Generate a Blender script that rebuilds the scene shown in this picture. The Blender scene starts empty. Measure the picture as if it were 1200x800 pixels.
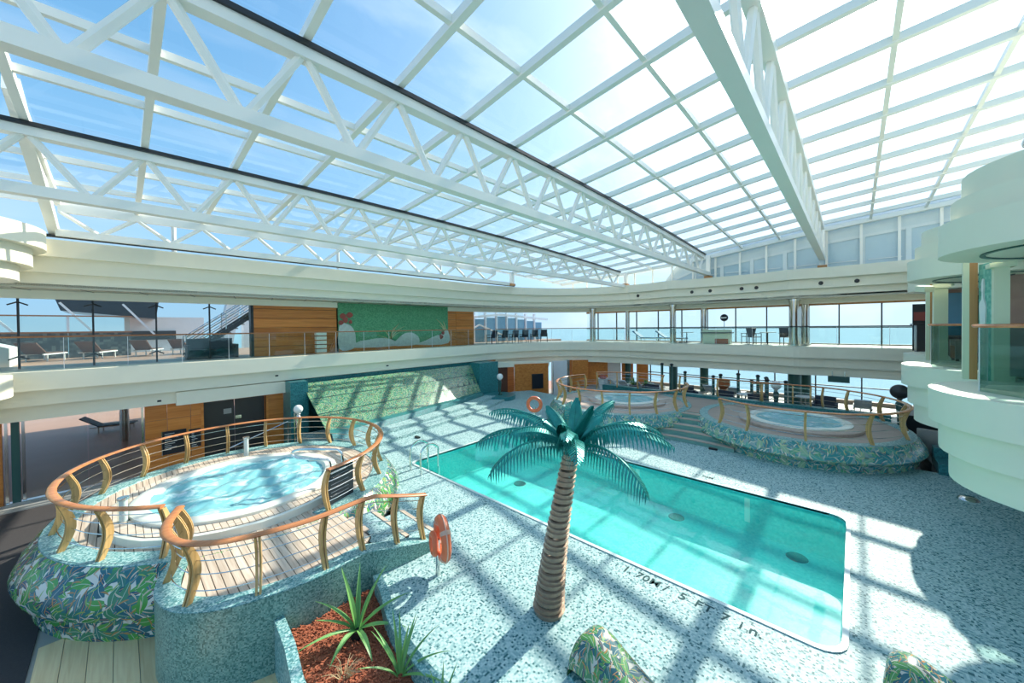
import bpy, bmesh, math, random
from mathutils import Vector, Matrix
from mathutils.geometry import tessellate_polygon
random.seed(7)
S = bpy.context.scene
COL = S.collection
PI = math.pi
R = math.radians

# ------------------------------------------------------------------ camera
# world: +X runs towards the far window wall, +Y towards the long wall on the left, pool terrace is z = 0
EYE = 4.3
def set_camera():
    f, cy = 429.6, 388.1
    yaw, pit, rol = R(43.02), R(.68), R(-.626)
    F = Vector((math.cos(yaw)*math.cos(pit), math.sin(yaw)*math.cos(pit), -math.sin(pit)))
    R0 = Vector((math.sin(yaw), -math.cos(yaw), 0)); U0 = R0.cross(F)
    Rv = R0*math.cos(rol)+U0*math.sin(rol); Uv = U0*math.cos(rol)-R0*math.sin(rol)
    cd = bpy.data.cameras.new('camera'); co = bpy.data.objects.new('camera', cd); COL.objects.link(co)
    cd.sensor_width = 36; cd.lens = 36*f/1200; cd.shift_y = -(400-cy)/1200
    cd.clip_start = .05; cd.clip_end = 6000
    m = Matrix.Identity(4)
    for i in range(3): m[i][0], m[i][1], m[i][2] = Rv[i], Uv[i], -F[i]
    m.translation = (0, 0, EYE); co.matrix_world = m
    S.camera = co
set_camera()

# ------------------------------------------------------------------ sky, sun, exposure
SUN_EL = R(36); SUN_AZ = R(-2)           # azimuth measured from +X
W = bpy.data.worlds.new('world'); S.world = W; W.use_nodes = True
nt = W.node_tree; nt.nodes.clear()
SUN_DIR = Vector((math.cos(SUN_EL)*math.cos(SUN_AZ), math.cos(SUN_EL)*math.sin(SUN_AZ), math.sin(SUN_EL)))
def wn(typ, **kw):
    n = nt.nodes.new(typ)
    for k, v in kw.items(): setattr(n, k, v)
    return n
wl_ = nt.links.new
tcw = wn('ShaderNodeTexCoord'); nrmz = wn('ShaderNodeVectorMath', operation='NORMALIZE'); wl_(tcw.outputs['Generated'], nrmz.inputs[0])
sepw = wn('ShaderNodeSeparateXYZ'); wl_(nrmz.outputs[0], sepw.inputs[0])
# blue sky, paler towards the horizon
ramp = wn('ShaderNodeValToRGB'); wl_(sepw.outputs[2], ramp.inputs[0]); e = ramp.color_ramp.elements
e[0].position = 0; e[0].color = (.33, .50, .66, 1); e[1].position = 1; e[1].color = (.07, .24, .50, 1)
for p_, c_ in ((.12, (.27, .51, .78, 1)), (.35, (.21, .45, .72, 1)), (.6, (.11, .32, .60, 1))):
    x_ = e.new(p_); x_.color = c_
# thin streaky cloud
cmap = wn('ShaderNodeMapping'); cmap.inputs['Scale'].default_value = (1.2, 5, 7); wl_(nrmz.outputs[0], cmap.inputs[0])
cn = wn('ShaderNodeTexNoise'); cn.inputs['Scale'].default_value = 1.5; cn.inputs['Detail'].default_value = 5; wl_(cmap.outputs[0], cn.inputs['Vector'])
cr_ = wn('ShaderNodeMapRange'); cr_.inputs['From Min'].default_value = .5; cr_.inputs['From Max'].default_value = .85; cr_.inputs['To Max'].default_value = .4; wl_(cn.outputs['Fac'], cr_.inputs['Value'])
cm = wn('ShaderNodeMix', data_type='RGBA'); cm.inputs['B'].default_value = (.8, .88, .95, 1); wl_(cr_.outputs[0], cm.inputs['Factor']); wl_(ramp.outputs[0], cm.inputs['A'])
# white haze round the sun
dt = wn('ShaderNodeVectorMath', operation='DOT_PRODUCT'); dt.inputs[1].default_value = SUN_DIR; wl_(nrmz.outputs[0], dt.inputs[0])
mxd = wn('ShaderNodeMath', operation='MAXIMUM'); mxd.inputs[1].default_value = 0; wl_(dt.outputs['Value'], mxd.inputs[0])
acc = cm.outputs['Result']
for pw_, col_ in ((2.6, (.42, .43, .42, 1)), (14, (1.0, .96, .88, 1)), (90, (4, 3.8, 3.5, 1))):
    pn = wn('ShaderNodeMath', operation='POWER'); pn.inputs[1].default_value = pw_; wl_(mxd.outputs[0], pn.inputs[0])
    sc_ = wn('ShaderNodeVectorMath', operation='SCALE'); sc_.inputs[0].default_value = col_[:3]; wl_(pn.outputs[0], sc_.inputs['Scale'])
    ad_ = wn('ShaderNodeVectorMath', operation='ADD'); wl_(acc, ad_.inputs[0]); wl_(sc_.outputs[0], ad_.inputs[1]); acc = ad_.outputs[0]
bg = wn('ShaderNodeBackground'); bg.inputs['Strength'].default_value = 1.0; wl_(acc, bg.inputs['Color'])
wo = wn('ShaderNodeOutputWorld'); wl_(bg.outputs[0], wo.inputs['Surface'])
sd = bpy.data.lights.new('sun', 'SUN'); sd.energy = 5.4; sd.angle = R(.6); sd.color = (1, .93, .80)
so = bpy.data.objects.new('sun', sd); COL.objects.link(so); so.location = (30, 0, 30)
dv = Vector((-math.cos(SUN_EL)*math.cos(SUN_AZ), -math.cos(SUN_EL)*math.sin(SUN_AZ), -math.sin(SUN_EL)))
so.rotation_euler = dv.to_track_quat('-Z', 'Y').to_euler()
S.view_settings.view_transform = 'Standard'; S.view_settings.look = 'None'
S.view_settings.gamma = 1; S.view_settings.use_curve_mapping = False
S.view_settings.exposure = .5

# ------------------------------------------------------------------ materials
MATS = {}
def newmat(name):
    m = bpy.data.materials.new(name); m.use_nodes = True; t = m.node_tree
    b = t.nodes['Principled BSDF']; MATS[name] = m
    return m, t, b
def N(t, typ, **kw):
    n = t.nodes.new(typ)
    for k, v in kw.items(): setattr(n, k, v)
    return n
def L(t, a, b): t.links.new(a, b)
def rgba(c): return (c[0], c[1], c[2], 1)
def plain(name, col, rough=.5, metal=0, var=.06, vscale=3., spec=.5, bump=0, bscale=40):
    """a colour with faint large-scale unevenness"""
    m, t, b = newmat(name)
    b.inputs['Roughness'].default_value = rough; b.inputs['Metallic'].default_value = metal
    b.inputs['Specular IOR Level'].default_value = spec
    g = N(t, 'ShaderNodeNewGeometry'); n = N(t, 'ShaderNodeTexNoise'); n.inputs['Scale'].default_value = vscale
    n.inputs['Detail'].default_value = 4
    L(t, g.outputs['Position'], n.inputs['Vector'])
    mx = N(t, 'ShaderNodeMix', data_type='RGBA')
    mx.inputs['A'].default_value = rgba([c*(1-var) for c in col]); mx.inputs['B'].default_value = rgba([min(1, c*(1+var)) for c in col])
    L(t, n.outputs['Fac'], mx.inputs['Factor']); L(t, mx.outputs['Result'], b.inputs['Base Color'])
    if bump:
        n2 = N(t, 'ShaderNodeTexNoise'); n2.inputs['Scale'].default_value = bscale; L(t, g.outputs['Position'], n2.inputs['Vector'])
        bp = N(t, 'ShaderNodeBump'); bp.inputs['Strength'].default_value = bump; bp.inputs['Distance'].default_value = .02
        L(t, n2.outputs['Fac'], bp.inputs['Height']); L(t, bp.outputs[0], b.inputs['Normal'])
    return m
def wood(name, c1, c2, axis='X', scale=1., rough=.4, spec=.4):
    m, t, b = newmat(name); b.inputs['Roughness'].default_value = rough; b.inputs['Specular IOR Level'].default_value = spec
    tc = N(t, 'ShaderNodeTexCoord'); mp = N(t, 'ShaderNodeMapping')
    s = [14*scale]*3; s['XYZ'.index(axis)] = .8*scale; mp.inputs['Scale'].default_value = s
    oi = N(t, 'ShaderNodeObjectInfo'); ad = N(t, 'ShaderNodeVectorMath', operation='ADD')
    sc = N(t, 'ShaderNodeMath', operation='MULTIPLY'); sc.inputs[1].default_value = 37.
    L(t, oi.outputs['Random'], sc.inputs[0])
    L(t, tc.outputs['Object'], ad.inputs[0]); L(t, sc.outputs[0], ad.inputs[1]); L(t, ad.outputs[0], mp.inputs['Vector'])
    n = N(t, 'ShaderNodeTexNoise'); n.inputs['Scale'].default_value = 1.6; n.inputs['Detail'].default_value = 6; n.inputs['Distortion'].default_value = .6
    L(t, mp.outputs[0], n.inputs['Vector'])
    cr = N(t, 'ShaderNodeValToRGB'); cr.color_ramp.elements[0].position = .3; cr.color_ramp.elements[1].position = .72
    cr.color_ramp.elements[0].color = rgba(c1); cr.color_ramp.elements[1].color = rgba(c2)
    L(t, n.outputs['Fac'], cr.inputs[0])
    hs = N(t, 'ShaderNodeHueSaturation'); mr = N(t, 'ShaderNodeMapRange'); mr.inputs['To Min'].default_value = .86; mr.inputs['To Max'].default_value = 1.14
    L(t, oi.outputs['Random'], mr.inputs['Value']); L(t, mr.outputs[0], hs.inputs['Value']); L(t, cr.outputs[0], hs.inputs['Color'])
    L(t, hs.outputs[0], b.inputs['Base Color'])
    return m
def mosaic(name, stops, size=.034, rough=.28, grout=(.45, .55, .55), gap=.09, cluster=0., vec='pos', spec=.5):
    """small square glass tiles, each with a random colour out of the stops [(fraction, colour)...]"""
    m, t, b = newmat(name); b.inputs['Roughness'].default_value = rough
    b.inputs['Specular IOR Level'].default_value = spec
    if vec == 'pos':
        g = N(t, 'ShaderNodeNewGeometry'); src = g.outputs['Position']
    else:
        g = N(t, 'ShaderNodeUVMap'); src = g.outputs[0]
    mp = N(t, 'ShaderNodeVectorMath', operation='MULTIPLY_ADD'); mp.inputs[1].default_value = (1/size,)*3; mp.inputs[2].default_value = (.37, .37, .37)
    L(t, src, mp.inputs[0])
    fl = N(t, 'ShaderNodeVectorMath', operation='FLOOR'); L(t, mp.outputs[0], fl.inputs[0])
    wn = N(t, 'ShaderNodeTexWhiteNoise', noise_dimensions='3D'); L(t, fl.outputs[0], wn.inputs['Vector'])
    cr = N(t, 'ShaderNodeValToRGB'); cr.color_ramp.interpolation = 'CONSTANT'
    e = cr.color_ramp.elements; e[0].position = 0; e[0].color = rgba(stops[0][1]); e[1].position = stops[1][0]; e[1].color = rgba(stops[1][1])
    for p, c in stops[2:]:
        x = e.new(p); x.color = rgba(c)
    fac = wn.outputs['Value']
    if cluster:
        n = N(t, 'ShaderNodeTexNoise'); n.inputs['Scale'].default_value = .55; L(t, src, n.inputs['Vector'])
        ma = N(t, 'ShaderNodeMath', operation='MULTIPLY_ADD'); ma.inputs[1].default_value = cluster; ma.inputs[2].default_value = -cluster*.5
        L(t, n.outputs['Fac'], ma.inputs[0])
        ab = N(t, 'ShaderNodeMath', operation='ADD', use_clamp=True); L(t, ma.outputs[0], ab.inputs[0]); L(t, fac, ab.inputs[1]); fac = ab.outputs[0]
    L(t, fac, cr.inputs[0])
    L(t, cr.outputs[0], b.inputs['Base Color'])
    return m
def leafmat(name, ground, cols, scale=1., veins=(.75, .36, .12), rough=.25, tint=1.):
    """glazed tile with a printed jungle of leaves; flat print, drawn from four layers of scattered leaf outlines"""
    m, t, b = newmat(name); b.inputs['Roughness'].default_value = rough
    uv = N(t, 'ShaderNodeUVMap')
    cur = None
    base = N(t, 'ShaderNodeRGB'); base.outputs[0].default_value = rgba(ground); cur = base.outputs[0]
    for k, (sc, ln, wd, pal) in enumerate([(2.0, .72, .32, cols[0]), (2.6, .66, .25, cols[1]), (3.2, .66, .16, cols[2]), (2.4, .62, .26, cols[3]), (4.5, .6, .08, cols[4])]):
        mp = N(t, 'ShaderNodeVectorMath', operation='MULTIPLY_ADD'); mp.inputs[1].default_value = (sc*scale,)*3; mp.inputs[2].default_value = (k*7.3, k*3.1, 0)
        L(t, uv.outputs[0], mp.inputs[0])
        vo = N(t, 'ShaderNodeTexVoronoi', voronoi_dimensions='2D'); vo.inputs['Scale'].default_value = 1; vo.inputs['Randomness'].default_value = .85
        L(t, mp.outputs[0], vo.inputs['Vector'])
        su = N(t, 'ShaderNodeVectorMath', operation='SUBTRACT'); L(t, mp.outputs[0], su.inputs[0]); L(t, vo.outputs['Position'], su.inputs[1])
        sp = N(t, 'ShaderNodeSeparateColor'); L(t, vo.outputs['Color'], sp.inputs[0])
        an = N(t, 'ShaderNodeMath', operation='MULTIPLY'); an.inputs[1].default_value = 6.28; L(t, sp.outputs[0], an.inputs[0])
        ro = N(t, 'ShaderNodeVectorRotate', rotation_type='Z_AXIS'); L(t, su.outputs[0], ro.inputs['Vector']); L(t, an.outputs[0], ro.inputs['Angle'])
        sx = N(t, 'ShaderNodeSeparateXYZ'); L(t, ro.outputs[0], sx.inputs[0])
        xl = N(t, 'ShaderNodeMath', operation='DIVIDE'); xl.inputs[1].default_value = ln; L(t, sx.outputs[0], xl.inputs[0])
        x2 = N(t, 'ShaderNodeMath', operation='MULTIPLY'); L(t, xl.outputs[0], x2.inputs[0]); L(t, xl.outputs[0], x2.inputs[1])
        w1 = N(t, 'ShaderNodeMath', operation='MULTIPLY_ADD'); w1.inputs[1].default_value = -wd; w1.inputs[2].default_value = wd; L(t, x2.outputs[0], w1.inputs[0])
        bend = N(t, 'ShaderNodeMath', operation='MULTIPLY_ADD'); bend.inputs[1].default_value = .12; L(t, x2.outputs[0], bend.inputs[0]); L(t, sx.outputs[1], bend.inputs[2])
        ay = N(t, 'ShaderNodeMath', operation='ABSOLUTE'); L(t, bend.outputs[0], ay.inputs[0])
        lt = N(t, 'ShaderNodeMath', operation='LESS_THAN'); L(t, ay.outputs[0], lt.inputs[0]); L(t, w1.outputs[0], lt.inputs[1])
        cr = N(t, 'ShaderNodeValToRGB'); cr.color_ramp.interpolation = 'CONSTANT'; e = cr.color_ramp.elements
        e[0].position = 0; e[0].color = rgba(pal[0]); e[1].position = .34; e[1].color = rgba(pal[1]); x = e.new(.67); x.color = rgba(pal[2])
        L(t, sp.outputs[1], cr.inputs[0])
        # midrib and outline
        rib = N(t, 'ShaderNodeMath', operation='LESS_THAN'); rib.inputs[1].default_value = .014; L(t, ay.outputs[0], rib.inputs[0])
        mr = N(t, 'ShaderNodeMix', data_type='RGBA'); L(t, rib.outputs[0], mr.inputs['Factor']); L(t, cr.outputs[0], mr.inputs['A']); mr.inputs['B'].default_value = rgba(veins if k % 2 == 0 else (.55, .62, .5))
        mx = N(t, 'ShaderNodeMix', data_type='RGBA'); L(t, lt.outputs[0], mx.inputs['Factor']); L(t, cur, mx.inputs['A']); L(t, mr.outputs['Result'], mx.inputs['B'])
        cur = mx.outputs['Result']
    L(t, cur, b.inputs['Base Color'])
    return m
def schlick(t, f0, normal=None):
    lw = N(t, 'ShaderNodeLayerWeight'); lw.inputs['Blend'].default_value = .5
    if normal is not None: L(t, normal, lw.inputs['Normal'])
    p = N(t, 'ShaderNodeMath', operation='POWER'); p.inputs[1].default_value = 5; L(t, lw.outputs['Facing'], p.inputs[0])
    q = N(t, 'ShaderNodeMath', operation='MULTIPLY_ADD'); q.inputs[1].default_value = 1-f0; q.inputs[2].default_value = f0; L(t, p.outputs[0], q.inputs[0])
    return q
def glassmat(name, tint, refl=.06, rough=.02, max_refl=.6, ior=1.45):
    """thin architectural glass: lets light straight through, reflects by Fresnel"""
    m, t, b = newmat(name); t.nodes.remove(b)
    out = t.nodes['Material Output']
    tr = N(t, 'ShaderNodeBsdfTransparent'); tr.inputs[0].default_value = rgba(tint)
    gl = N(t, 'ShaderNodeBsdfGlossy'); gl.inputs['Roughness'].default_value = rough; gl.inputs[0].default_value = (.95, .97, .97, 1)
    fr = schlick(t, .04)
    ma = N(t, 'ShaderNodeMath', operation='MULTIPLY'); ma.inputs[1].default_value = max_refl; L(t, fr.outputs[0], ma.inputs[0])
    ad = N(t, 'ShaderNodeMath', operation='MAXIMUM'); ad.inputs[1].default_value = refl*.4; L(t, ma.outputs[0], ad.inputs[0])
    mx = N(t, 'ShaderNodeMixShader'); L(t, ad.outputs[0], mx.inputs[0]); L(t, tr.outputs[0], mx.inputs[1]); L(t, gl.outputs[0], mx.inputs[2])
    L(t, mx.outputs[0], out.inputs['Surface'])
    return m
def watermat(name, tint, wave=3., strength=.12, foam=None, dist=.05, body=None):
    m, t, b = newmat(name); t.nodes.remove(b); out = t.nodes['Material Output']
    g = N(t, 'ShaderNodeNewGeometry')
    n = N(t, 'ShaderNodeTexNoise'); n.inputs['Scale'].default_value = wave; n.inputs['Detail'].default_value = 3; n.inputs['Distortion'].default_value = .4
    L(t, g.outputs['Position'], n.inputs['Vector'])
    bp = N(t, 'ShaderNodeBump'); bp.inputs['Strength'].default_value = strength; bp.inputs['Distance'].default_value = dist; L(t, n.outputs['Fac'], bp.inputs['Height'])
    tr = N(t, 'ShaderNodeBsdfTransparent'); tr.inputs[0].default_value = rgba(tint)
    gl = N(t, 'ShaderNodeBsdfGlossy'); gl.inputs['Roughness'].default_value = .03; L(t, bp.outputs[0], gl.inputs['Normal'])
    fr = schlick(t, .022, bp.outputs[0])
    under = tr.outputs[0]
    if body:      # light scattered back by the water itself
        sb = N(t, 'ShaderNodeBsdfDiffuse'); sb.inputs[0].default_value = rgba(body[0]); mb_ = N(t, 'ShaderNodeMixShader'); mb_.inputs[0].default_value = body[1]
        L(t, tr.outputs[0], mb_.inputs[1]); L(t, sb.outputs[0], mb_.inputs[2]); under = mb_.outputs[0]
    mx = N(t, 'ShaderNodeMixShader'); L(t, fr.outputs[0], mx.inputs[0]); L(t, under, mx.inputs[1]); L(t, gl.outputs[0], mx.inputs[2])
    res = mx.outputs[0]
    if foam:
        n2 = N(t, 'ShaderNodeTexNoise'); n2.inputs['Scale'].default_value = 2.2; n2.inputs['Detail'].default_value = 9; n2.inputs['Roughness'].default_value = .68; n2.inputs['Distortion'].default_value = 1.3
        L(t, g.outputs['Position'], n2.inputs['Vector'])
        cr = N(t, 'ShaderNodeValToRGB'); cr.color_ramp.elements[0].position = foam[0]; cr.color_ramp.elements[1].position = foam[1]
        L(t, n2.outputs['Fac'], cr.inputs[0])
        df = N(t, 'ShaderNodeBsdfDiffuse'); df.inputs[0].default_value = (.86, .93, .94, 1)
        m2 = N(t, 'ShaderNodeMixShader'); L(t, cr.outputs[0], m2.inputs[0]); L(t, res, m2.inputs[1]); L(t, df.outputs[0], m2.inputs[2]); res = m2.outputs[0]
    L(t, res, out.inputs['Surface'])
    return m

M_CREAM = plain('cream_paint', (.90, .85, .68), .45, var=.03)
M_WHITE = plain('white_paint', (.93, .90, .81), .35, var=.02)
M_PALE = plain('pale_green_paint', (.84, .83, .66), .45, var=.03)
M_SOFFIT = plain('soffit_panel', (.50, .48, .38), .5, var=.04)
M_BLACK = plain('black_trim', (.018, .02, .022), .4)
M_DARK = plain('dark_grey_panel', (.035, .035, .036), .35)
M_BOARD = plain('black_board', (.012, .016, .024), .3)
M_STEEL = plain('polished_steel', (.72, .72, .70), .13, 1, var=.03)
M_CHROME = plain('mirror_column_steel', (.62, .57, .50), .09, 1, var=.05)
M_BRASS = plain('bronze_rail', (.38, .17, .08), .35, .3)
M_GREEN = plain('dark_green_paint', (.03, .10, .085), .35)
M_GREYTXT = plain('grey_print', (.26, .29, .34), .6)
M_INK = plain('dark_letter_tile', (.05, .10, .10), .85, spec=.1)
M_LIP = plain('pale_pool_lip', (.70, .78, .74), .4)
M_TEALWALL = mosaic('teal_wall_tiles', [(0, (.02, .16, .17)), (.3, (.03, .21, .22)), (.6, (.045, .26, .26)), (.9, (.02, .12, .15))], .03)
M_DECKTILE = mosaic('pool_deck_tiles', [(0, (.045, .15, .16)), (.10, (.17, .32, .33)), (.24, (.36, .52, .51)), (.55, (.47, .62, .60)), (.82, (.29, .46, .46))], .026, cluster=.2, rough=.55, spec=.25)
M_COPING = mosaic('aqua_coping_tiles', [(0, (.07, .22, .22)), (.2, (.14, .34, .34)), (.5, (.26, .46, .45)), (.75, (.42, .60, .57))], .022, rough=.45)
M_TILEWALL = mosaic('teal_green_wall_tiles', [(0, (.075, .19, .165)), (.22, (.14, .30, .26)), (.5, (.19, .37, .32)), (.75, (.25, .42, .365)), (.9, (.29, .47, .41))], .018, vec='uv')
M_TEAK = wood('weathered_teak', (.50, .38, .28), (.72, .60, .48), 'Y', rough=.6)
M_TEAKR = wood('tub_step_teak', (.56, .44, .33), (.76, .66, .54), 'X', rough=.6)
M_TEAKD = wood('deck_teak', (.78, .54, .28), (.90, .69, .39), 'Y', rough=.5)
M_TEAKF = wood('brownish_teak', (.42, .31, .25), (.58, .45, .37), 'Y', rough=.55)  # brownish-grey teak for the far terrace, nosings and sills
M_CAULK = plain('deck_caulk', (.03, .028, .026), .6)
M_RAILW = wood('varnished_handrail', (.50, .17, .06), (.66, .27, .10), 'X', .6, rough=.22, spec=.6)
M_POSTW = wood('laminated_post', (.46, .27, .09), (.68, .44, .18), 'Z', 1.2, rough=.35)
M_PANELW = wood('cherry_panel', (.52, .155, .028), (.72, .27, .06), 'X', .5, rough=.35)
M_TRIMW = wood('brown_trim', (.42, .20, .07), (.55, .28, .11), 'Z', .6, rough=.4)
M_POOLT = mosaic('pool_floor_tiles', [(0, (.10, .74, .66)), (.3, (.13, .80, .71)), (.7, (.17, .84, .75))], .05, rough=.5)
M_POOLW = mosaic('pool_wall_tiles', [(0, (.05, .60, .55)), (.4, (.07, .66, .60)), (.8, (.10, .70, .64))], .05, rough=.5)
M_ACRYL = plain('cream_acrylic', (.80, .80, .70), .2, var=.02)
M_TUBIN = plain('tub_inner_blue', (.50, .84, .88), .3, var=.03)
M_GLASS = glassmat('clear_glass', (.93, .97, .96), .05)
M_ROOFG = glassmat('roof_glass', (.93, .96, .97), .05, max_refl=.45)
M_GREENG = glassmat('green_edge_glass', (.90, .95, .93), .06)
M_BALCG = glassmat('balcony_glass', (.72, .82, .79), .08)
M_LOUVG = plain('pale_louvre_glass', (.50, .62, .70), .3)
M_SMOKE = glassmat('smoked_glass', (.45, .50, .50), .08)
M_WATER = watermat('pool_water', (.92, 1., .99), 1.6, .06, body=((.05, .62, .56), .22))
M_SPA = watermat('spa_water', (.62, .93, .95), 5, .2, foam=(.50, .76), body=((.27, .66, .70), .8))
M_SPA2 = watermat('calm_spa_water', (.55, .90, .94), 4, .1, foam=(.5, .85), body=((.34, .78, .82), .75))
M_SEA = plain('sea_water', (.26, .40, .48), .9, var=.12, vscale=.02, spec=.05)
M_CARPET = plain('charcoal_carpet', (.065, .06, .06), .95, var=.25, vscale=60, spec=.1)
M_BROWNF = plain('brown_outdoor_floor', (.46, .27, .19), .45, var=.12, vscale=.9)
M_GREYF = plain('grey_deck_floor', (.36, .36, .33), .5, var=.06)
M_LEAF = leafmat('leaf_print_tiles', (.74, .70, .60),
    [[(.035, .12, .15), (.03, .16, .18), (.05, .20, .20)], [(.06, .27, .06), (.10, .36, .07), (.05, .20, .16)], [(.03, .10, .16), (.06, .22, .25), (.02, .09, .12)],
     [(.09, .36, .07), (.03, .14, .18), (.06, .24, .12)], [(.65, .58, .46), (.16, .45, .10), (.40, .20, .07)]], 1.5)
M_LEAFS = leafmat('leaf_print_tiles_small', (.58, .55, .46),
    [[(.03, .11, .13), (.03, .14, .16), (.05, .17, .16)], [(.06, .22, .07), (.10, .30, .09), (.05, .17, .14)], [(.03, .10, .14), (.06, .20, .22), (.02, .09, .12)],
     [(.10, .30, .09), (.03, .13, .16), (.07, .22, .11)], [(.55, .50, .38), (.16, .38, .12), (.42, .17, .06)]], 2.6)
M_LEAFF = leafmat('leaf_print_tiles_aqua', (.30, .42, .40),
    [[(.06, .26, .24), (.08, .32, .28), (.05, .22, .24)], [(.12, .38, .22), (.22, .46, .30), (.07, .28, .28)], [(.06, .24, .30), (.10, .34, .36), (.05, .20, .22)],
     [(.30, .48, .30), (.07, .30, .30), (.12, .40, .32)], [(.80, .82, .70), (.56, .64, .34), (.72, .76, .66)]], 1.35)
M_LEAFW = leafmat('leaf_print_tiles_green', (0.125, 0.281, 0.187),
    [[(0.023, 0.172, 0.101), (0.039, 0.211, 0.117), (0.023, 0.140, 0.117)], [(0.062, 0.257, 0.133), (0.101, 0.312, 0.156), (0.039, 0.195, 0.140)], [(0.023, 0.156, 0.125), (0.055, 0.218, 0.172), (0.023, 0.125, 0.101)],
     [(0.125, 0.312, 0.156), (0.039, 0.203, 0.140), (0.070, 0.250, 0.148)], [(0.359, 0.452, 0.296), (0.234, 0.359, 0.172), (0.265, 0.390, 0.281)]], 1.7)
M_MULCH = plain('red_bark_mulch', (.40, .13, .07), .9, var=.55, vscale=45, spec=.2)
M_PLASTIC = plain('orange_ring', (.80, .18, .07), .4, var=.05)
M_ROPE = plain('pale_rope', (.72, .42, .30), .7)
M_TRUNK = plain('bronze_trunk', (.38, .27, .19), .36, .3, var=.25, vscale=14)
M_FROND = plain('teal_frond_metal', (.02, .26, .22), .22, .35, var=.45, vscale=9)
M_AGAVE = plain('agave_leaf', (.16, .36, .10), .4, var=.2, vscale=8)
M_DRY = plain('dry_grass', (.48, .36, .20), .8)
M_GLOBE = plain('white_globe', (.88, .88, .86), .25, var=.02)
M_LINEN = plain('grey_lounger_fabric', (.42, .40, .37), .8)
M_BROWNU = plain('brown_lounger_fabric', (.12, .055, .035), .7)
M_WHITEF = plain('white_furniture', (.78, .78, .76), .5)
M_BLUEC = plain('blue_cushion', (.05, .22, .42), .7)
M_NAVY = plain('navy_chair', (.02, .03, .05), .6)
M_ORANGEC = plain('rust_cushion', (.42, .12, .035), .7)
M_SALMON = plain('salmon_stone_wall', (.50, .29, .23), .6, var=.12, vscale=6)
M_CREAMP = plain('cream_pillar', (.72, .76, .55), .45, var=.02)
M_ARTG = mosaic('green_art_glass', [(0, (.10, .38, .30)), (.4, (.16, .48, .38)), (.8, (.22, .56, .46))], .05, .2)
M_ARTW = plain('white_art_relief', (.78, .80, .78), .4)
M_MURALG = mosaic('green_mural_tiles', [(0, (.07, .27, .12)), (.35, (.09, .33, .15)), (.7, (.12, .38, .19))], .045, .35)
M_REEF = plain('pale_reef_stone', (.55, .60, .54), .7, var=.25, vscale=7)
M_CORAL = plain('red_coral', (.36, .08, .06), .7)
M_BLADE = plain('olive_blade', (.50, .50, .26), .6)
M_GRAYBLD = plain('grey_superstructure', (.72, .76, .78), .5)
M_WHITEBLD = plain('white_superstructure', (.80, .81, .82), .5)
M_BLUEG = plain('blue_tinted_window', (.16, .34, .48), .15, var=.1)
M_MOTTLE = mosaic('mottled_screen', [(0, (.07, .08, .08)), (.4, (.11, .13, .12)), (.75, (.18, .20, .18))], .12, .6)

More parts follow.
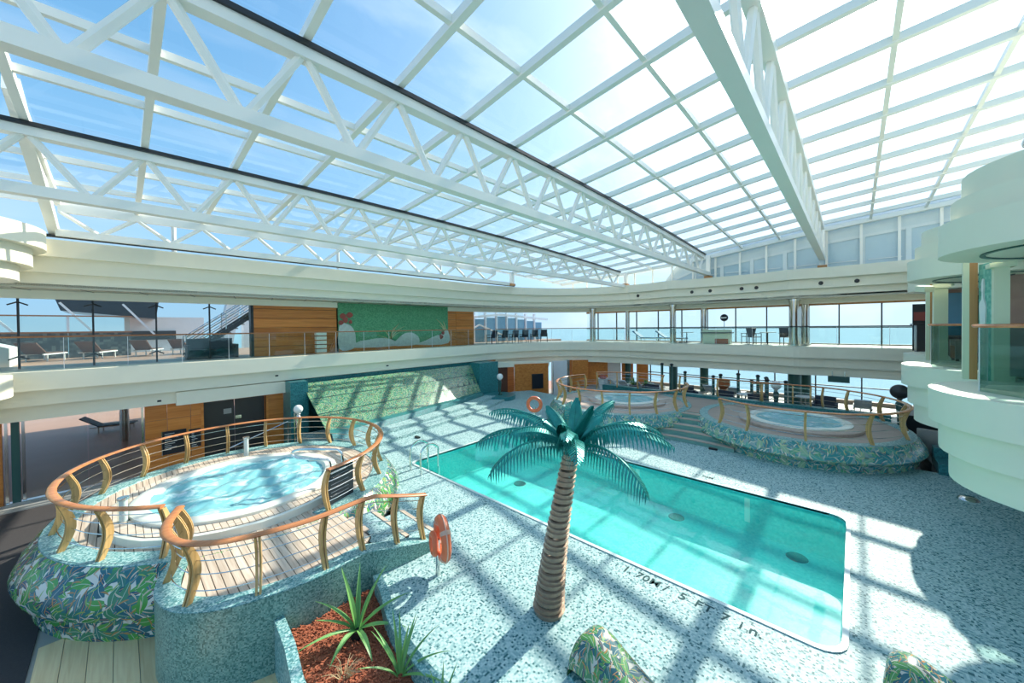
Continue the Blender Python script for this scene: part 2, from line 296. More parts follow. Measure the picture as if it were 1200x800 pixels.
# ------------------------------------------------------------------ mesh helpers
class MB:
    """collects faces; build() links them as one mesh object"""
    def __init__(s): s.v = []; s.f = []; s.uv = {}; s.sm = False
    def add(s, vs, fs, uvs=None):
        o = len(s.v); s.v += [tuple(p) for p in vs]; s.f += [tuple(i+o for i in f) for f in fs]
        if uvs:
            for i, u in enumerate(uvs): s.uv[o+i] = u
        return s
    def box(s, x0, x1, y0, y1, z0, z1):
        return s.add([(x0,y0,z0),(x1,y0,z0),(x1,y1,z0),(x0,y1,z0),(x0,y0,z1),(x1,y0,z1),(x1,y1,z1),(x0,y1,z1)],
                     [(0,3,2,1),(4,5,6,7),(0,1,5,4),(1,2,6,5),(2,3,7,6),(3,0,4,7)])
    def bar(s, a, b, w, h, up=(0,0,1)):
        """rectangular bar between two points; w across, h along up"""
        a, b = Vector(a), Vector(b); d = (b-a).normalized(); upv = Vector(up)
        sd = d.cross(upv)
        if sd.length < 1e-4: sd = d.cross(Vector((1, 0, 0)))
        sd.normalize(); u = sd.cross(d).normalized(); vs = []
        for p in (a, b):
            for i, j in ((-1,-1),(1,-1),(1,1),(-1,1)): vs.append(p+sd*(w/2*i)+u*(h/2*j))
        return s.add(vs, [(0,1,2,3)[::-1],(4,5,6,7),(0,1,5,4),(1,2,6,5),(2,3,7,6),(3,0,4,7)])
    def tube(s, pts, r, n=8, closed=False, caps=True):
        pts = [Vector(p) for p in pts]; m = len(pts); rs = r if isinstance(r, (list, tuple)) else [r]*m
        ref = Vector((0, 0, 1)); vs = []; fs = []; prev = None
        for i, p in enumerate(pts):
            a = pts[i-1] if (i or closed) else p; b = pts[(i+1) % m] if (i < m-1 or closed) else p
            d = (b-a).normalized()
            if prev is None:
                sd = d.cross(ref)
                if sd.length < .05: sd = d.cross(Vector((1, 0, 0)))
            else: sd = prev-d*prev.dot(d)
            sd.normalize(); prev = sd; u = sd.cross(d)
            for k in range(n):
                t = 2*PI*k/n; vs.append(p+(sd*math.cos(t)+u*math.sin(t))*rs[i])
        for i in range(m if closed else m-1):
            for k in range(n):
                k2 = (k+1) % n; j = (i+1) % m
                fs.append((i*n+k, i*n+k2, j*n+k2, j*n+k))
        if caps and not closed: fs += [tuple(range(n))[::-1], tuple(range((m-1)*n, m*n))]
        return s.add(vs, fs)
    def grid(s, rows, closed_u=False, uv=True, flip=False):
        """rows of equal length -> quad skin; uv in metres"""
        nr, nc = len(rows), len(rows[0]); vs = [Vector(p) for r in rows for p in r]; fs = []; uvs = None
        if uv:
            uvs = []; mid = [Vector(p) for p in rows[nr//2]]; us = [0]
            for i in range(1, nc): us.append(us[-1]+(mid[i]-mid[i-1]).length)
            c0 = [Vector(r[nc//2]) for r in rows]; vv = [0]
            for i in range(1, nr): vv.append(vv[-1]+(c0[i]-c0[i-1]).length)
            for i in range(nr):
                for j in range(nc): uvs.append((us[j], vv[i]))
        for i in range(nr-1):
            for j in range(nc if closed_u else nc-1):
                k = (j+1) % nc; q = (i*nc+j, i*nc+k, (i+1)*nc+k, (i+1)*nc+j); fs.append(q[::-1] if flip else q)
        return s.add(vs, fs, uvs)
    def prism(s, poly, z0, z1, holes=(), bottom=True, sides=True):
        """polygon (ccw) between two heights, holes cut out"""
        loops = [[Vector((p[0], p[1], 0)) for p in poly]]+[[Vector((p[0], p[1], 0)) for p in h] for h in holes]
        flat = [p for l in loops for p in l]; tri = tessellate_polygon(loops); n = len(flat)
        top = [(p.x, p.y, z1) for p in flat]; bot = [(p.x, p.y, z0) for p in flat]; fs = []
        for a, b, c in tri:
            A, B, Cc = flat[a], flat[b], flat[c]
            if (B-A).cross(Cc-A).z < 0: b, c = c, b
            fs.append((a, b, c))
            if bottom: fs.append((n+a, n+c, n+b))
        if sides:
            o = 0
            for l in loops:
                m = len(l)
                for i in range(m):
                    j = (i+1) % m; fs.append((o+i, n+o+i, n+o+j, o+j))
                o += m
        return s.add(top+bot, fs)
    def lathe(s, prof, n=24, cx=0, cy=0, a0=0, a1=2*PI, uv=False):
        full = abs(a1-a0-2*PI) < 1e-6; m = n if full else n+1; rows = []
        for r, z in prof: rows.append([(cx+r*math.cos(a0+(a1-a0)*i/n), cy+r*math.sin(a0+(a1-a0)*i/n), z) for i in range(n+1 if uv else m)])
        return s.grid(rows, closed_u=full and not uv, uv=uv)
    def sphere(s, c, r, n=12, m=8, sz=1.):
        prof = [(max(r*math.sin(PI*i/m), .0005), c[2]-r*sz*math.cos(PI*i/m)) for i in range(m+1)]
        return s.lathe(prof, n, c[0], c[1])
    def mesh(s, name, mat):
        me = bpy.data.meshes.new(name); me.from_pydata(s.v, [], s.f)
        if s.uv:
            ul = me.uv_layers.new(name='UVMap')
            for lp in me.loops: ul.data[lp.index].uv = s.uv.get(lp.vertex_index, (0, 0))
        if mat: me.materials.append(mat)
        return me
    def build(s, name, mat, parent=None, smooth=False, loc=None):
        """vertices are in world space, or local to parent; loc moves the origin there (world-space vertices)"""
        if parent is not None and parent.get('_world'):
            p = parent.location; s.v = [(x-p.x, y-p.y, z-p.z) for x, y, z in s.v]
        if loc is not None: s.v = [(x-loc[0], y-loc[1], z-loc[2]) for x, y, z in s.v]
        me = s.mesh(name, mat)
        o = bpy.data.objects.new(name, me); COL.objects.link(o)
        if loc is not None: o.location = loc
        if parent is not None: o.parent = parent
        if smooth:
            for p in me.polygons: p.use_smooth = True
            try: me.set_sharp_from_angle(angle=R(40))
            except Exception: pass
        return o
def tag(o, label, cat, group=None, kind=None):
    if label: o['label'] = label
    if cat: o['category'] = cat
    if group: o['group'] = group
    if kind: o['kind'] = kind
    return o
def thing(name, loc, label, cat, group=None, rz=0, world=True, kind=None):
    o = bpy.data.objects.new(name, None); COL.objects.link(o); o.location = loc; o.rotation_euler = (0, 0, rz); o.empty_display_size = .2
    if world: o['_world'] = 1
    return tag(o, label, cat, group, kind)
def struct(o, label=None, cat=None): return tag(o, label, cat, None, 'structure')
def copytree(o, parent=None):
    c = o.copy(); COL.objects.link(c); c.parent = parent
    for ch in list(o.children): copytree(ch, c)
    return c
def place(o, loc, rz=0, label=None, sc=None):
    o.location = loc; o.rotation_euler = (0, 0, rz)
    if sc: o.scale = sc
    if label: o['label'] = label
    return o
def crom(pts, n=6, closed=False):
    """Catmull-Rom through points of any dimension"""
    pts = [Vector(p) for p in pts]; m = len(pts); out = []
    for i in range(m if closed else m-1):
        p0 = pts[i-1] if (i or closed) else pts[0]*2-pts[1]
        p1 = pts[i]; p2 = pts[(i+1) % m]
        p3 = pts[(i+2) % m] if (i < m-2 or closed) else p2*2-p1
        for k in range(n):
            t = k/n
            out.append(.5*((2*p1)+(p2-p0)*t+(2*p0-5*p1+4*p2-p3)*t*t+(3*p1-p0-3*p2+p3)*t**3))
    if not closed: out.append(pts[-1])
    return out
def arc(cx, cy, r, a0, a1, n): return [(cx+r*math.cos(R(a0+(a1-a0)*i/n)), cy+r*math.sin(R(a0+(a1-a0)*i/n))) for i in range(n+1)]
def normals2(path):
    """left-hand normals of a 2-D path"""
    out = []
    for i in range(len(path)):
        a = Vector(path[max(i-1, 0)][:2]); b = Vector(path[min(i+1, len(path)-1)][:2]); d = (b-a).normalized(); out.append(Vector((-d.y, d.x)))
    return out
def offset2(path, d): return [(p[0]+n.x*d, p[1]+n.y*d) for p, n in zip(path, normals2(path))]
def resample(path, step):
    P = [Vector(p) for p in path]; out = [P[0].copy()]; acc = 0
    for a, b in zip(P, P[1:]):
        l = (b-a).length; d = step-acc
        while d <= l: out.append(a+(b-a)*(d/l)); d += step
        acc = (acc+l) % step
    if (out[-1]-P[-1]).length > step*.3: out.append(P[-1])
    return out
def skin2(mb, path, prof, flip=False, uv=False):
    """profile [(offset towards left of the path, z)] swept along a 2-D path"""
    nn = normals2(path)
    rows = [[(p[0]+n.x*o, p[1]+n.y*o, z) for p, n in zip(path, nn)] for o, z in prof]
    return mb.grid(rows, uv=uv, flip=flip)
def inpoly(x, y, poly):
    c = False; n = len(poly)
    for i in range(n):
        x1, y1 = poly[i][0], poly[i][1]; x2, y2 = poly[i-1][0], poly[i-1][1]
        if (y1 > y) != (y2 > y) and x < (x2-x1)*(y-y1)/(y2-y1)+x1: c = not c
    return c
def scan(poly, x):
    """sorted y where the polygon crosses the line of constant x"""
    ys = []; n = len(poly)
    for i in range(n):
        x1, y1 = poly[i][0], poly[i][1]; x2, y2 = poly[i-1][0], poly[i-1][1]
        if (x1 > x) != (x2 > x): ys.append(y1+(y2-y1)*(x-x1)/(x2-x1))
    return sorted(ys)
def planks(parent, poly, holes, w, z0, z1, mat, gap=.012):
    """boards running along Y, cut to the outline; each is a part"""
    xs = [p[0] for p in poly]; x = min(xs)+.01; k = 0
    while x < max(xs)-.02:
        a, b = x+gap/2, min(x+w-gap/2, max(xs)-.005); x += w
        if b-a < .03: continue
        segs = []
        ya, yb = scan(poly, a+.002), scan(poly, b-.002)
        if len(ya) < 2 or len(ya) != len(yb): 
            m = scan(poly, (a+b)/2)
            if len(m) < 2: continue
            ya = yb = m
        segs = [(ya[i], ya[i+1], yb[i], yb[i+1]) for i in range(0, len(ya)-1, 2)]
        for h in holes:
            ha, hb = scan(h, a), scan(h, b)
            if len(ha) < 2 and len(hb) < 2: continue
            if len(ha) < 2: ha = hb
            if len(hb) < 2: hb = ha
            out = []
            for s0, s1, t0, t1 in segs:
                if ha[-1] <= s0 or ha[0] >= s1: out.append((s0, s1, t0, t1)); continue
                if ha[0] > s0: out.append((s0, ha[0], t0, hb[0]))
                if ha[-1] < s1: out.append((ha[-1], s1, hb[-1], t1))
            segs = out
        for s0, s1, t0, t1 in segs:
            if s1-s0 < .04 or t1-t0 < .04: continue
            mb = MB(); vs = [(a, s0), (b, t0), (b, t1), (a, s1)]
            mb.prism(vs, z0, z1, bottom=False)
            mb.build('plank', mat, parent)

# ------------------------------------------------------------------ levels and plan
ZM = -.7                      # main deck round the raised pool terrace
ZU = 3.15                     # upper deck
TIER_LO = [3.15, 2.6, 2.14, 1.7]
TIER_UP = [7.05, 6.54, 6.07, 5.68]
def bump(y, c, w, h): return h*.5*(1+math.cos(PI*(y-c)/w)) if abs(y-c) < w else 0
def fascia_path():
    """plan line of the balcony edge from the near left end, round the far left corner, along the far wall"""
    p = [(-9, 17.35), (-4, 17.35), (2, 17.4), (7, 17.5), (12, 17.55), (16.4, 17.5)]
    p = [tuple(q) for q in crom(p, 6)]
    p += [tuple(q) for q in crom([(16.4, 17.5), (19.2, 16.9), (21.6, 15.6), (23.1, 13.6), (23.6, 11.2)], 7)][1:]
    y = 11.0
    while y > -9: p.append((23.6-bump(y, 8.5, 1.6, .35)-bump(y, 2.3, 1.6, .35), y)); y -= .25
    return p
FP = fascia_path()            # the atrium lies to the right of this path, so offsets to the left go outwards

# ------------------------------------------------------------------ ground outside and sea
o = MB().box(-2500, 5000, -4000, 4000, -30.2, -30).build('sea', M_SEA); tag(o, 'pale blue open sea beyond the far windows', 'sea', kind='structure')

# main deck
o = MB().prism([(-16, -14), (27.3, -14), (27.3, 17.9), (-16, 17.9)], ZM-.3, ZM, holes=[[(6, 0), (6, 10.6), (11.2, 10.6), (11.2, 0)]]).build('floor', M_GREYF); struct(o)
o = MB().box(-30, 27.3, 17.9, 60, ZM-.3, ZM-.02).build('floor_outdoor', M_BROWNF); struct(o)
# teak walkway boards in the lower left, beside the carpet
tw = thing('teak_walkway', (.5, 8, ZM), None, None, kind='structure')
for i in range(10):
    x0 = -.95+i*.27
    MB().box(x0+.004, x0+.266, 3.0, 9.4, ZM, ZM+.02).build('plank', M_TEAKD, tw)
o = MB().box(-3.9, -1.0, 3.2, 17.0, ZM, ZM+.025).build('carpet', M_CARPET); tag(o, 'dark charcoal carpet runner beside the hot tub platform', 'carpet')
# door mat strip by the opening
o = MB().box(-1.0, .6, 15.2, 17.0, ZM, ZM+.02).build('door_mat', M_CARPET); tag(o, 'dark entrance mat in front of the glass opening', 'mat')

# ------------------------------------------------------------------ pool terrace, pool
POOL = []
def rr(x0, x1, y0, y1, r, n=5):
    q = []
    for cx, cy, a in ((x1-r, y1-r, 0), (x0+r, y1-r, 90), (x0+r, y0+r, 180), (x1-r, y0+r, 270)): q += arc(cx, cy, r, a, a+90, n)
    return q
PX0, PX1, PY0, PY1 = 6.3, 10.9, .12, 10.35
POOL = rr(PX0, PX1, PY0, PY1, .3)
CURB = [tuple(p) for p in crom([(3.0, 5.95), (2.9, 5.5), (2.72, 4.95), (2.6, 4.2), (2.6, 3.5), (2.75, 2.6)], 5)]
TERR = [(2.75, -5), (15.9, -5), (15.9, 3), (17.5, 4), (19, 16.6), (5.0, 16.6), (5.0, 13.2), (4.9, 9), (4.0, 6.6), (3.05, 6.4)] + CURB
o = MB().prism(TERR, -.5, 0, holes=[rr(PX0-.03, PX1+.03, PY0-.03, PY1+.03, .32)[::-1]]).build('pool_deck', M_DECKTILE); struct(o)
# walls that carry the terrace edge down to the main deck
mb = MB(); mb.prism(TERR, ZM, -.5, holes=[rr(PX0-.3, PX1+.3, PY0-.3, PY1+.3, .3)[::-1]]); o = mb.build('pool_deck_plinth', M_TEALWALL); struct(o)
PD = -1.02
mb = MB(); mb.grid([[(p[0], p[1], z) for p in POOL+POOL[:1]] for z in (0, PD)], uv=False)
basin = mb.build('pool_basin', M_POOLW); struct(basin)
mb = MB(); mb.prism(POOL, PD-.1, PD); mb.build('basin_floor', M_POOLT, basin)
# darker lane panels on the floor of the pool: inlet grilles
for i, (x, y) in enumerate(((10.45, 3.6), (10.45, .95), (9.2, 8.3))):
    mb = MB(); mb.lathe([(.005, PD+.02), (.19, PD+.02), (.21, PD)], 20, x, y); mb.build('floor_drain', M_GREEN, basin)
for y in (4.9, 2.0, 7.4):  # pale strips on the pool wall, painted in for its long white reflections
    MB().box(PX1-.012, PX1+.01, y-.06, y+.06, -.75, -.15).build('reflection_strip', M_ACRYL, basin)
o = MB().prism(POOL, -.075, -.07, bottom=False, sides=False).build('pool_water', M_WATER); tag(o, 'clear turquoise water filling the rectangular swimming pool', 'water')
# white pool lip
mb = MB(); ring = POOL+POOL[:1]
PO = rr(PX0-.07, PX1+.07, PY0-.07, PY1+.07, .34)
mb.grid([[(p[0], p[1], .004) for p in PO+PO[:1]], [(p[0], p[1], .018) for p in PO+PO[:1]], [(p[0], p[1], .018) for p in ring], [(p[0], p[1], -.04) for p in ring]], uv=False)
o = mb.build('pool_edge', M_LIP); struct(o)
# depth lettering set in the near deck, flat dark tiles
def text_obj(body, size, loc, xdir, mat, name, parent=None, updir=(0, 0, 1), ext=.001, align='LEFT', bold=0.):
    cu = bpy.data.curves.new(name, 'FONT'); cu.body = body; cu.size = size; cu.extrude = ext; cu.align_x = align; cu.space_character = 1.15; cu.offset = bold
    tmp = bpy.data.objects.new('tmp', cu); COL.objects.link(tmp); bpy.context.view_layer.update()
    me = bpy.data.meshes.new_from_object(tmp.evaluated_get(bpy.context.evaluated_depsgraph_get())); bpy.data.objects.remove(tmp)
    xd = Vector(xdir).normalized(); up = Vector(updir).normalized(); zd = xd.cross(up)   # text up, normal
    m = Matrix.Identity(4)
    for i in range(3): m[i][0], m[i][1], m[i][2] = xd[i], up[i], zd[i]
    m.translation = Vector(loc)
    me.transform(m)
    if parent is not None and parent.get('_world'): me.transform(Matrix.Translation(-parent.location))
    me.materials.clear(); me.materials.append(mat); o = bpy.data.objects.new(name, me); COL.objects.link(o)
    if parent is not None: o.parent = parent
    return o
def lettering(body, size, loc, xdir, updir, label, adv=.52):
    t = thing('depth_marking', loc, label, 'lettering'); xd = Vector(xdir).normalized()
    for i, ch in enumerate(body):
        if ch == ' ': continue
        p = Vector(loc)+xd*(i*size*adv)
        text_obj(ch, size, p, xdir, M_INK, 'character', t, updir, bold=.002)
lettering('1.70M / 5 FT 7 in.', .23, (5.98, 3.0, .004), (-.03, -1, 0), (1, -.03, 0), 'dark depth lettering set in the pool edge nearest the palm')
lettering('1.70M', .17, (11.2, 3.35, .004), (0, -1, 0), (1, 0, 0), 'dark depth lettering on the far pool edge by the steps')
# floor lights and drain slots in the terrace
mb = MB(); mb.lathe([(.005, .07), (.12, .065), (.17, .03), (.19, 0)], 18, 13.98, -2.03); o = mb.build('floor_spotlight', M_STEEL, smooth=True); tag(o, 'round steel uplight set in the shaded deck on the right', 'light')
for i, (x, y, a, lb) in enumerate(((7.9, 12.5, 0, 'small dark drain slot in the deck behind the pool ladder'), (13.9, 3.55, 1, 'small dark drain slot at the foot of the leaf-tiled far platform'), (15.1, -2.6, 1, 'long dark drain slot under the teal ledge on the right'))):
    o = MB().box(x-.05, x+.05, y-.13-.3*(i == 2), y+.13+.3*(i == 2), 0, .06).build('drain_slot', M_BLACK); tag(o, lb, 'drain')
# low teal ledges that close the terrace on the right
mb = MB().box(15.75, 16.6, -6, -1.75, 0, .28).box(15.72, 16.0, -6, -1.75, .28, .30); o = mb.build('ledge_step', M_TEALWALL); struct(o)
mb = MB().box(16.6, 17.0, -6, -1.75, 0, .55); o = mb.build('ledge_wall', M_TEALWALL); struct(o)
o = MB().prism([(17.0, -14), (27.3, -14), (27.3, 17.5), (24.5, 17.5), (21.9, 13.9), (19.75, 13.4), (19.75, -1.6), (17.0, -1.75)], ZM, -.05).build('floor_far_deck', M_GREYF); struct(o)

# ------------------------------------------------------------------ tiered balcony fascias
def tiers(name, path, zs, step, mat, back, top_in):
    t0, t1, t2, t3 = zs
    prof = [(top_in, t0), (0, t0), (0, t1), (step, t1), (step, t2), (2*step, t2), (2*step, t3), (back, t3)]
    mb = MB(); skin2(mb, path, prof)
    return mb.build(name, mat)
lo = tiers('trim_1', FP, TIER_LO, .2, M_CREAM, 1.0, .9); struct(lo)
up = tiers('trim_2', FP, TIER_UP, .2, M_CREAM, .5, 1.2); struct(up)
# black downlights in the far upper fascia
def fascia_at(y, z, off=0): return (23.6-bump(y, 8.5, 1.6, .35)-bump(y, 2.3, 1.6, .35)+off, y, z)
for y in (12.0, 10.6, 7.2, 6.2, 4.6, 3.9, 1.2, -.1):
    x, _, z = fascia_at(y, 6.3, .2)
    mb = MB(); rows = [[(x-.03*k, y+r*math.cos(2*PI*i/14), z+r*math.sin(2*PI*i/14)) for i in range(14)] for r, k in ((.095, 0), (.095, 1), (.07, 1.2), (.002, 1.2))]
    mb.grid(rows, closed_u=True, uv=False); mb.build('downlight', M_BLACK, up)
for x, z in ((.9, 1.9), (4.4, 2.4), (9.3, 2.4)):
    y = 17.4+.26; mb = MB(); mb.box(x-.05, x+.05, y-.30, y-.24, z-.03, z+.03); mb.build('nozzle', M_DARK, lo)
# soffits and upper deck floors
def band(name, o0, o1, z0, z1, mat, path=FP):
    mb = MB(); a, b = offset2(path, o0), offset2(path, o1)
    rows = [[(p[0], p[1], z0) for p in a], [(p[0], p[1], z0) for p in b], [(p[0], p[1], z1) for p in b], [(p[0], p[1], z1) for p in a], [(p[0], p[1], z0) for p in a]]
    mb.grid(rows, uv=False, flip=True); o = mb.build(name, mat); struct(o); return o
band('floor_upper_deck', .35, 3.6, ZU-.35, ZU-.02, M_GREYF)
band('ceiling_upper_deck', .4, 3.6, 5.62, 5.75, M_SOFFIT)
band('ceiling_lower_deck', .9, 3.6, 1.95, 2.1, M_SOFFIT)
o = band('trim_3', 1.45, 1.65, 5.36, 5.63, M_CREAM)
# seams across the upper soffit
so_ = MB()
for i in range(0, 22):
    x = -6+i*1.3
    if x < 17: so_.bar((x, 17.8, 5.615), (x+.25, 18.9, 5.615), .03, .012)
o = so_.build('ceiling_seams', M_DARK); tag(o, None, None, kind='structure')

# glass balustrades of the upper deck
def balustrade(path, label, zr=4.16, rail_mat=M_BRASS, step=1.35, group=None, z0=ZU, gm=M_GREENG):
    pts = resample(path, step); c = pts[len(pts)//2]
    t = thing('glass_balustrade', (c[0], c[1], z0), label, 'balustrade', group)
    fine = path
    MB().tube([(p[0], p[1], zr) for p in fine], .028, 6).build('handrail', rail_mat, t, True)
    for i, (a, b) in enumerate(zip(pts, pts[1:])):
        d = (b-a).normalized()*.012; a2, b2 = a+d, b-d
        MB().bar((a2[0], a2[1], (z0+zr)/2), (b2[0], b2[1], (z0+zr)/2), .012, zr-z0-.02).build('pane', gm, t)
    for p in pts: MB().bar((p[0], p[1], z0), (p[0], p[1], zr), .012, .012).build('baluster', M_GRAYBLD, t)
    return t
inner = offset2(FP, .28)
left_path = [p for p in inner if p[0] < 17 and p[1] > 17 and p[0] > -7]
corner = [p for p in inner if p[0] >= 17 and p[1] >= 11.3]
far_path = [p for p in inner if p[0] > 20 and p[1] < 11.4]
balustrade(left_path, 'long glass balustrade with thin bronze rail along the left upper balcony')
balustrade(corner, 'curved glass balustrade rounding the far left corner of the upper balcony', step=1.5)
balustrade(far_path, 'glass balustrade with dark rail in front of the far upper windows', step=1.8, rail_mat=M_DARK)

# near left corner: rounded balcony stacks
def stack(name, cx, cy, rs, zs, mat, cap=True):
    mb = MB(); prof = []
    for k, r in enumerate(rs):
        prof += [(r, zs[k]), (r, zs[k+1])]
    prof = [(.01, zs[0])]+prof+[(.01, zs[-1])]
    mb.lathe(prof, 40, cx, cy); o = mb.build(name, mat, smooth=True); struct(o); return o
stack('trim_4', -3.75, 16.3, (1.8, 1.55, 1.32), TIER_LO, M_CREAM)
stack('trim_5', -3.75, 16.3, (2.42, 2.18, 1.95), TIER_UP, M_CREAM)

# ------------------------------------------------------------------ left wall, lower level
WY = 17.95
wl = thing('wall_left', (8, WY, ZM), None, None, kind='structure')
def wbox(x0, x1, z0, z1, mat, name, y0=WY, d=.06, parent=wl): return MB().box(x0, x1, y0-d, y0+.05, z0, z1).build(name, mat, parent)
# cherry wood panels left of the service door
for x0, x1 in ((.55, 1.12), (1.12, 1.75), (1.75, 2.12)):
    for z0, z1 in ((ZM, -.1), (-.1, .55), (.55, 1.15), (1.15, 2.0)): wbox(x0+.006, x1-.006, z0+.006, z1-.006, M_PANELW, 'wood_panel')
wbox(2.12, 4.75, 1.58, 2.0, M_PANELW, 'wood_panel')
for z0, z1 in ((ZM, .2), (.2, 1.58)): wbox(4.12, 4.75, z0, z1, M_PANELW, 'wood_panel')
for x0, x1 in ((2.12, 3.1), (3.1, 4.12)): 
    MB().box(x0+.01, x1-.01, WY+.18, WY+.24, ZM, 1.58).build('door_leaf', M_DARK, wl)
MB().box(2.05, 2.12, WY-.08, WY+.25, ZM, 1.6).build('door_jamb', M_PANELW, wl)
MB().box(4.12, 4.2, WY-.08, WY+.25, ZM, 1.6).build('door_jamb', M_PANELW, wl)
MB().box(2.75, 3.0, WY+.165, WY+.18, 1.0, 1.2).build('door_notice', M_GREYF, wl)
MB().box(3.12, 3.32, WY+.165, WY+.18, .75, .88).build('door_lock_plate', M_STEEL, wl)
# notice boards on the wood
for x0, x1, z0, z1, lb in ((.98, 1.62, -.1, .72, 'larger black notice board with white writing on the wood wall'), (1.70, 2.02, .0, .66, 'smaller black notice board with white writing beside the service door')):
    t = thing('notice_board', ((x0+x1)/2, WY-.08, z0), lb, 'notice board')
    MB().box(x0, x1, WY-.1, WY-.065, z0, z1).build('board', M_BOARD, t)
    MB().box(x0-.02, x0, WY-.11, WY-.065, z0-.02, z1+.02).build('board_edge', M_STEEL, t)
    for k in range(9): 
        w = random.uniform(.3, .9)*(x1-x0-.12)
        MB().box(x0+.06, x0+.06+w, WY-.102, WY-.1, z1-.1-k*.07, z1-.085-k*.07).build('writing_line', M_ARTW, t)
# glass opening on the far left
MB().box(-8, -2.35, WY-.05, WY+.05, ZM, 2).build('wood_panel', M_PANELW, wl)
for x in (-2.28, -1.98, .5): MB().box(x-.03, x+.03, WY-.06, WY+.02, ZM, 2.0).build('door_post', M_STEEL, wl)
MB().box(-2.2, -2.05, WY-.02, WY+.1, ZM, 2.0).build('door_post', M_GREEN, wl)
MB().box(-2.3, .55, WY-.1, WY+.1, ZM, ZM+.04).build('threshold', M_STEEL, wl)
for a, b in ((-1.95, -.75), (-.72, .47)): MB().box(a, b, WY-.006, WY+.006, ZM+.04, 2.0).build('pane', M_GLASS, wl)
# cream header over the wood wall
MB().box(1.35, 5.4, WY-.28, WY+.1, 1.62, 2.1).build('header', M_CREAM, wl)
# teal pilasters
for x0, x1, y0 in ((4.78, 5.45, 17.0), (15.0, 16.6, 16.75)):
    MB().box(x0, x1, y0, WY+.05, ZM, 2.1).build('pilaster', M_TEALWALL, wl)
MB().box(5.3, 15.2, WY-.12, WY, ZM, 2.1).build('backing', M_TEALWALL, wl)
# leaf-tiled sloping panels over the bench
base = [tuple(p) for p in crom([(5.3, 13.75), (7.2, 14.2), (8.8, 14.55), (12.4, 15.4), (14.8, 16.15)], 5)]
topl = [(5.4+(15.0-5.4)*i/(len(base)-1), 17.55) for i in range(len(base))]
def mix(a, b, t): return (a[0]+(b[0]-a[0])*t, a[1]+(b[1]-a[1])*t)
def strip(t0, z0, t1, z1, mat, name):
    mb = MB(); lo_ = [mix(a, b, t0)+(z0,) for a, b in zip(base, topl)]; hi = [mix(a, b, t1)+(z1,) for a, b in zip(base, topl)]
    bk = [(p[0], p[1]+.06, p[2]) for p in hi]; bl = [(p[0], p[1]+.06, p[2]) for p in lo_]
    mb.grid([bl, lo_, hi, bk]); return mb.build(name, mat, wl)
strip(.25, .42, .48, .88, M_LEAFW, 'leaf_panel'); strip(.505, .91, .73, 1.36, M_LEAFW, 'leaf_panel'); strip(.755, 1.39, 1.0, 1.95, M_LEAFW, 'leaf_panel')
strip(.0, 0, .10, .40, M_TEALWALL, 'plinth'); strip(.12, .40, .27, .42, M_TEALWALL, 'plinth_top'); strip(.2, .3, 1, 1.85, M_GREEN, 'dark_joint')
# low curved bench steps in front
for k, (off, h) in enumerate(((1.5, .12), (.75, .24))):
    b2 = [(p[0]+.15, p[1]) for p in base]; f = offset2(b2, -off*.9); poly = f+b2[::-1]
    f = [q for q in f]
    MB().prism(poly, 0, h).build('bench_step', M_DECKTILE, wl)

# lower level beyond the pilaster: wood lobby, screens
wf = thing('wall_lobby', (18, 17.5, ZM), None, None, kind='structure')
for x0, x1, y0 in ((16.6, 17.3, 17.7), (17.3, 19.2, 17.75)):
    MB().box(x0, x1, y0, y0+.1, ZM, 2.1).build('wood_panel', M_DARK if x0 > 17 and False else M_PANELW, wf)
MB().box(16.62, 18.3, 17.55, 17.68, ZM, 1.55).build('lobby_recess', M_BROWNU, wf)
# angled wood wall with a screen
MB().bar((18.0, 16.6, .55), (20.1, 15.4, .55), .12, 2.5).build('wood_panel', M_PANELW, wf)
for (x0, y0), (x1, y1), mt in (((20.5, 15.35), (20.55, 15.3), M_STEEL), ((20.9, 15.7), (21.9, 15.1), M_WHITEBLD), ((22.2, 15.4), (22.6, 15.1), M_STEEL), ((22.3, 14.9), (23.3, 14.2), M_PANELW), ((23.4, 14.6), (24.7, 13.4), M_PANELW), ((25.0, 13.6), (25.8, 12.9), M_WHITEBLD), ((25.8, 12.8), (26.4, 12.2), M_PANELW), ((26.4, 11.9), (27.0, 11.3), M_PANELW)):
    MB().bar((x0, y0, .55), (x1, y1, .55), .12, 2.6).build('wood_panel' if mt is M_PANELW else 'lobby_panel', mt, wf)
MB().bar((16.6, 17.9, 1.78), (20.2, 15.4, 1.78), .2, .35).build('header', M_CREAM, wf)
t = thing('wall_screen', (19.35, 15.7, .0), 'dark portrait screen on the orange wood wall beyond the teal pilaster', 'screen')
MB().bar((19.0, 15.93, .6), (19.7, 15.53, .6), .06, 1.0).build('casing', M_BLACK, t); MB().bar((19.05, 15.86, .6), (19.65, 15.52, .6), .02, .88).build('screen_face', M_BOARD, t)

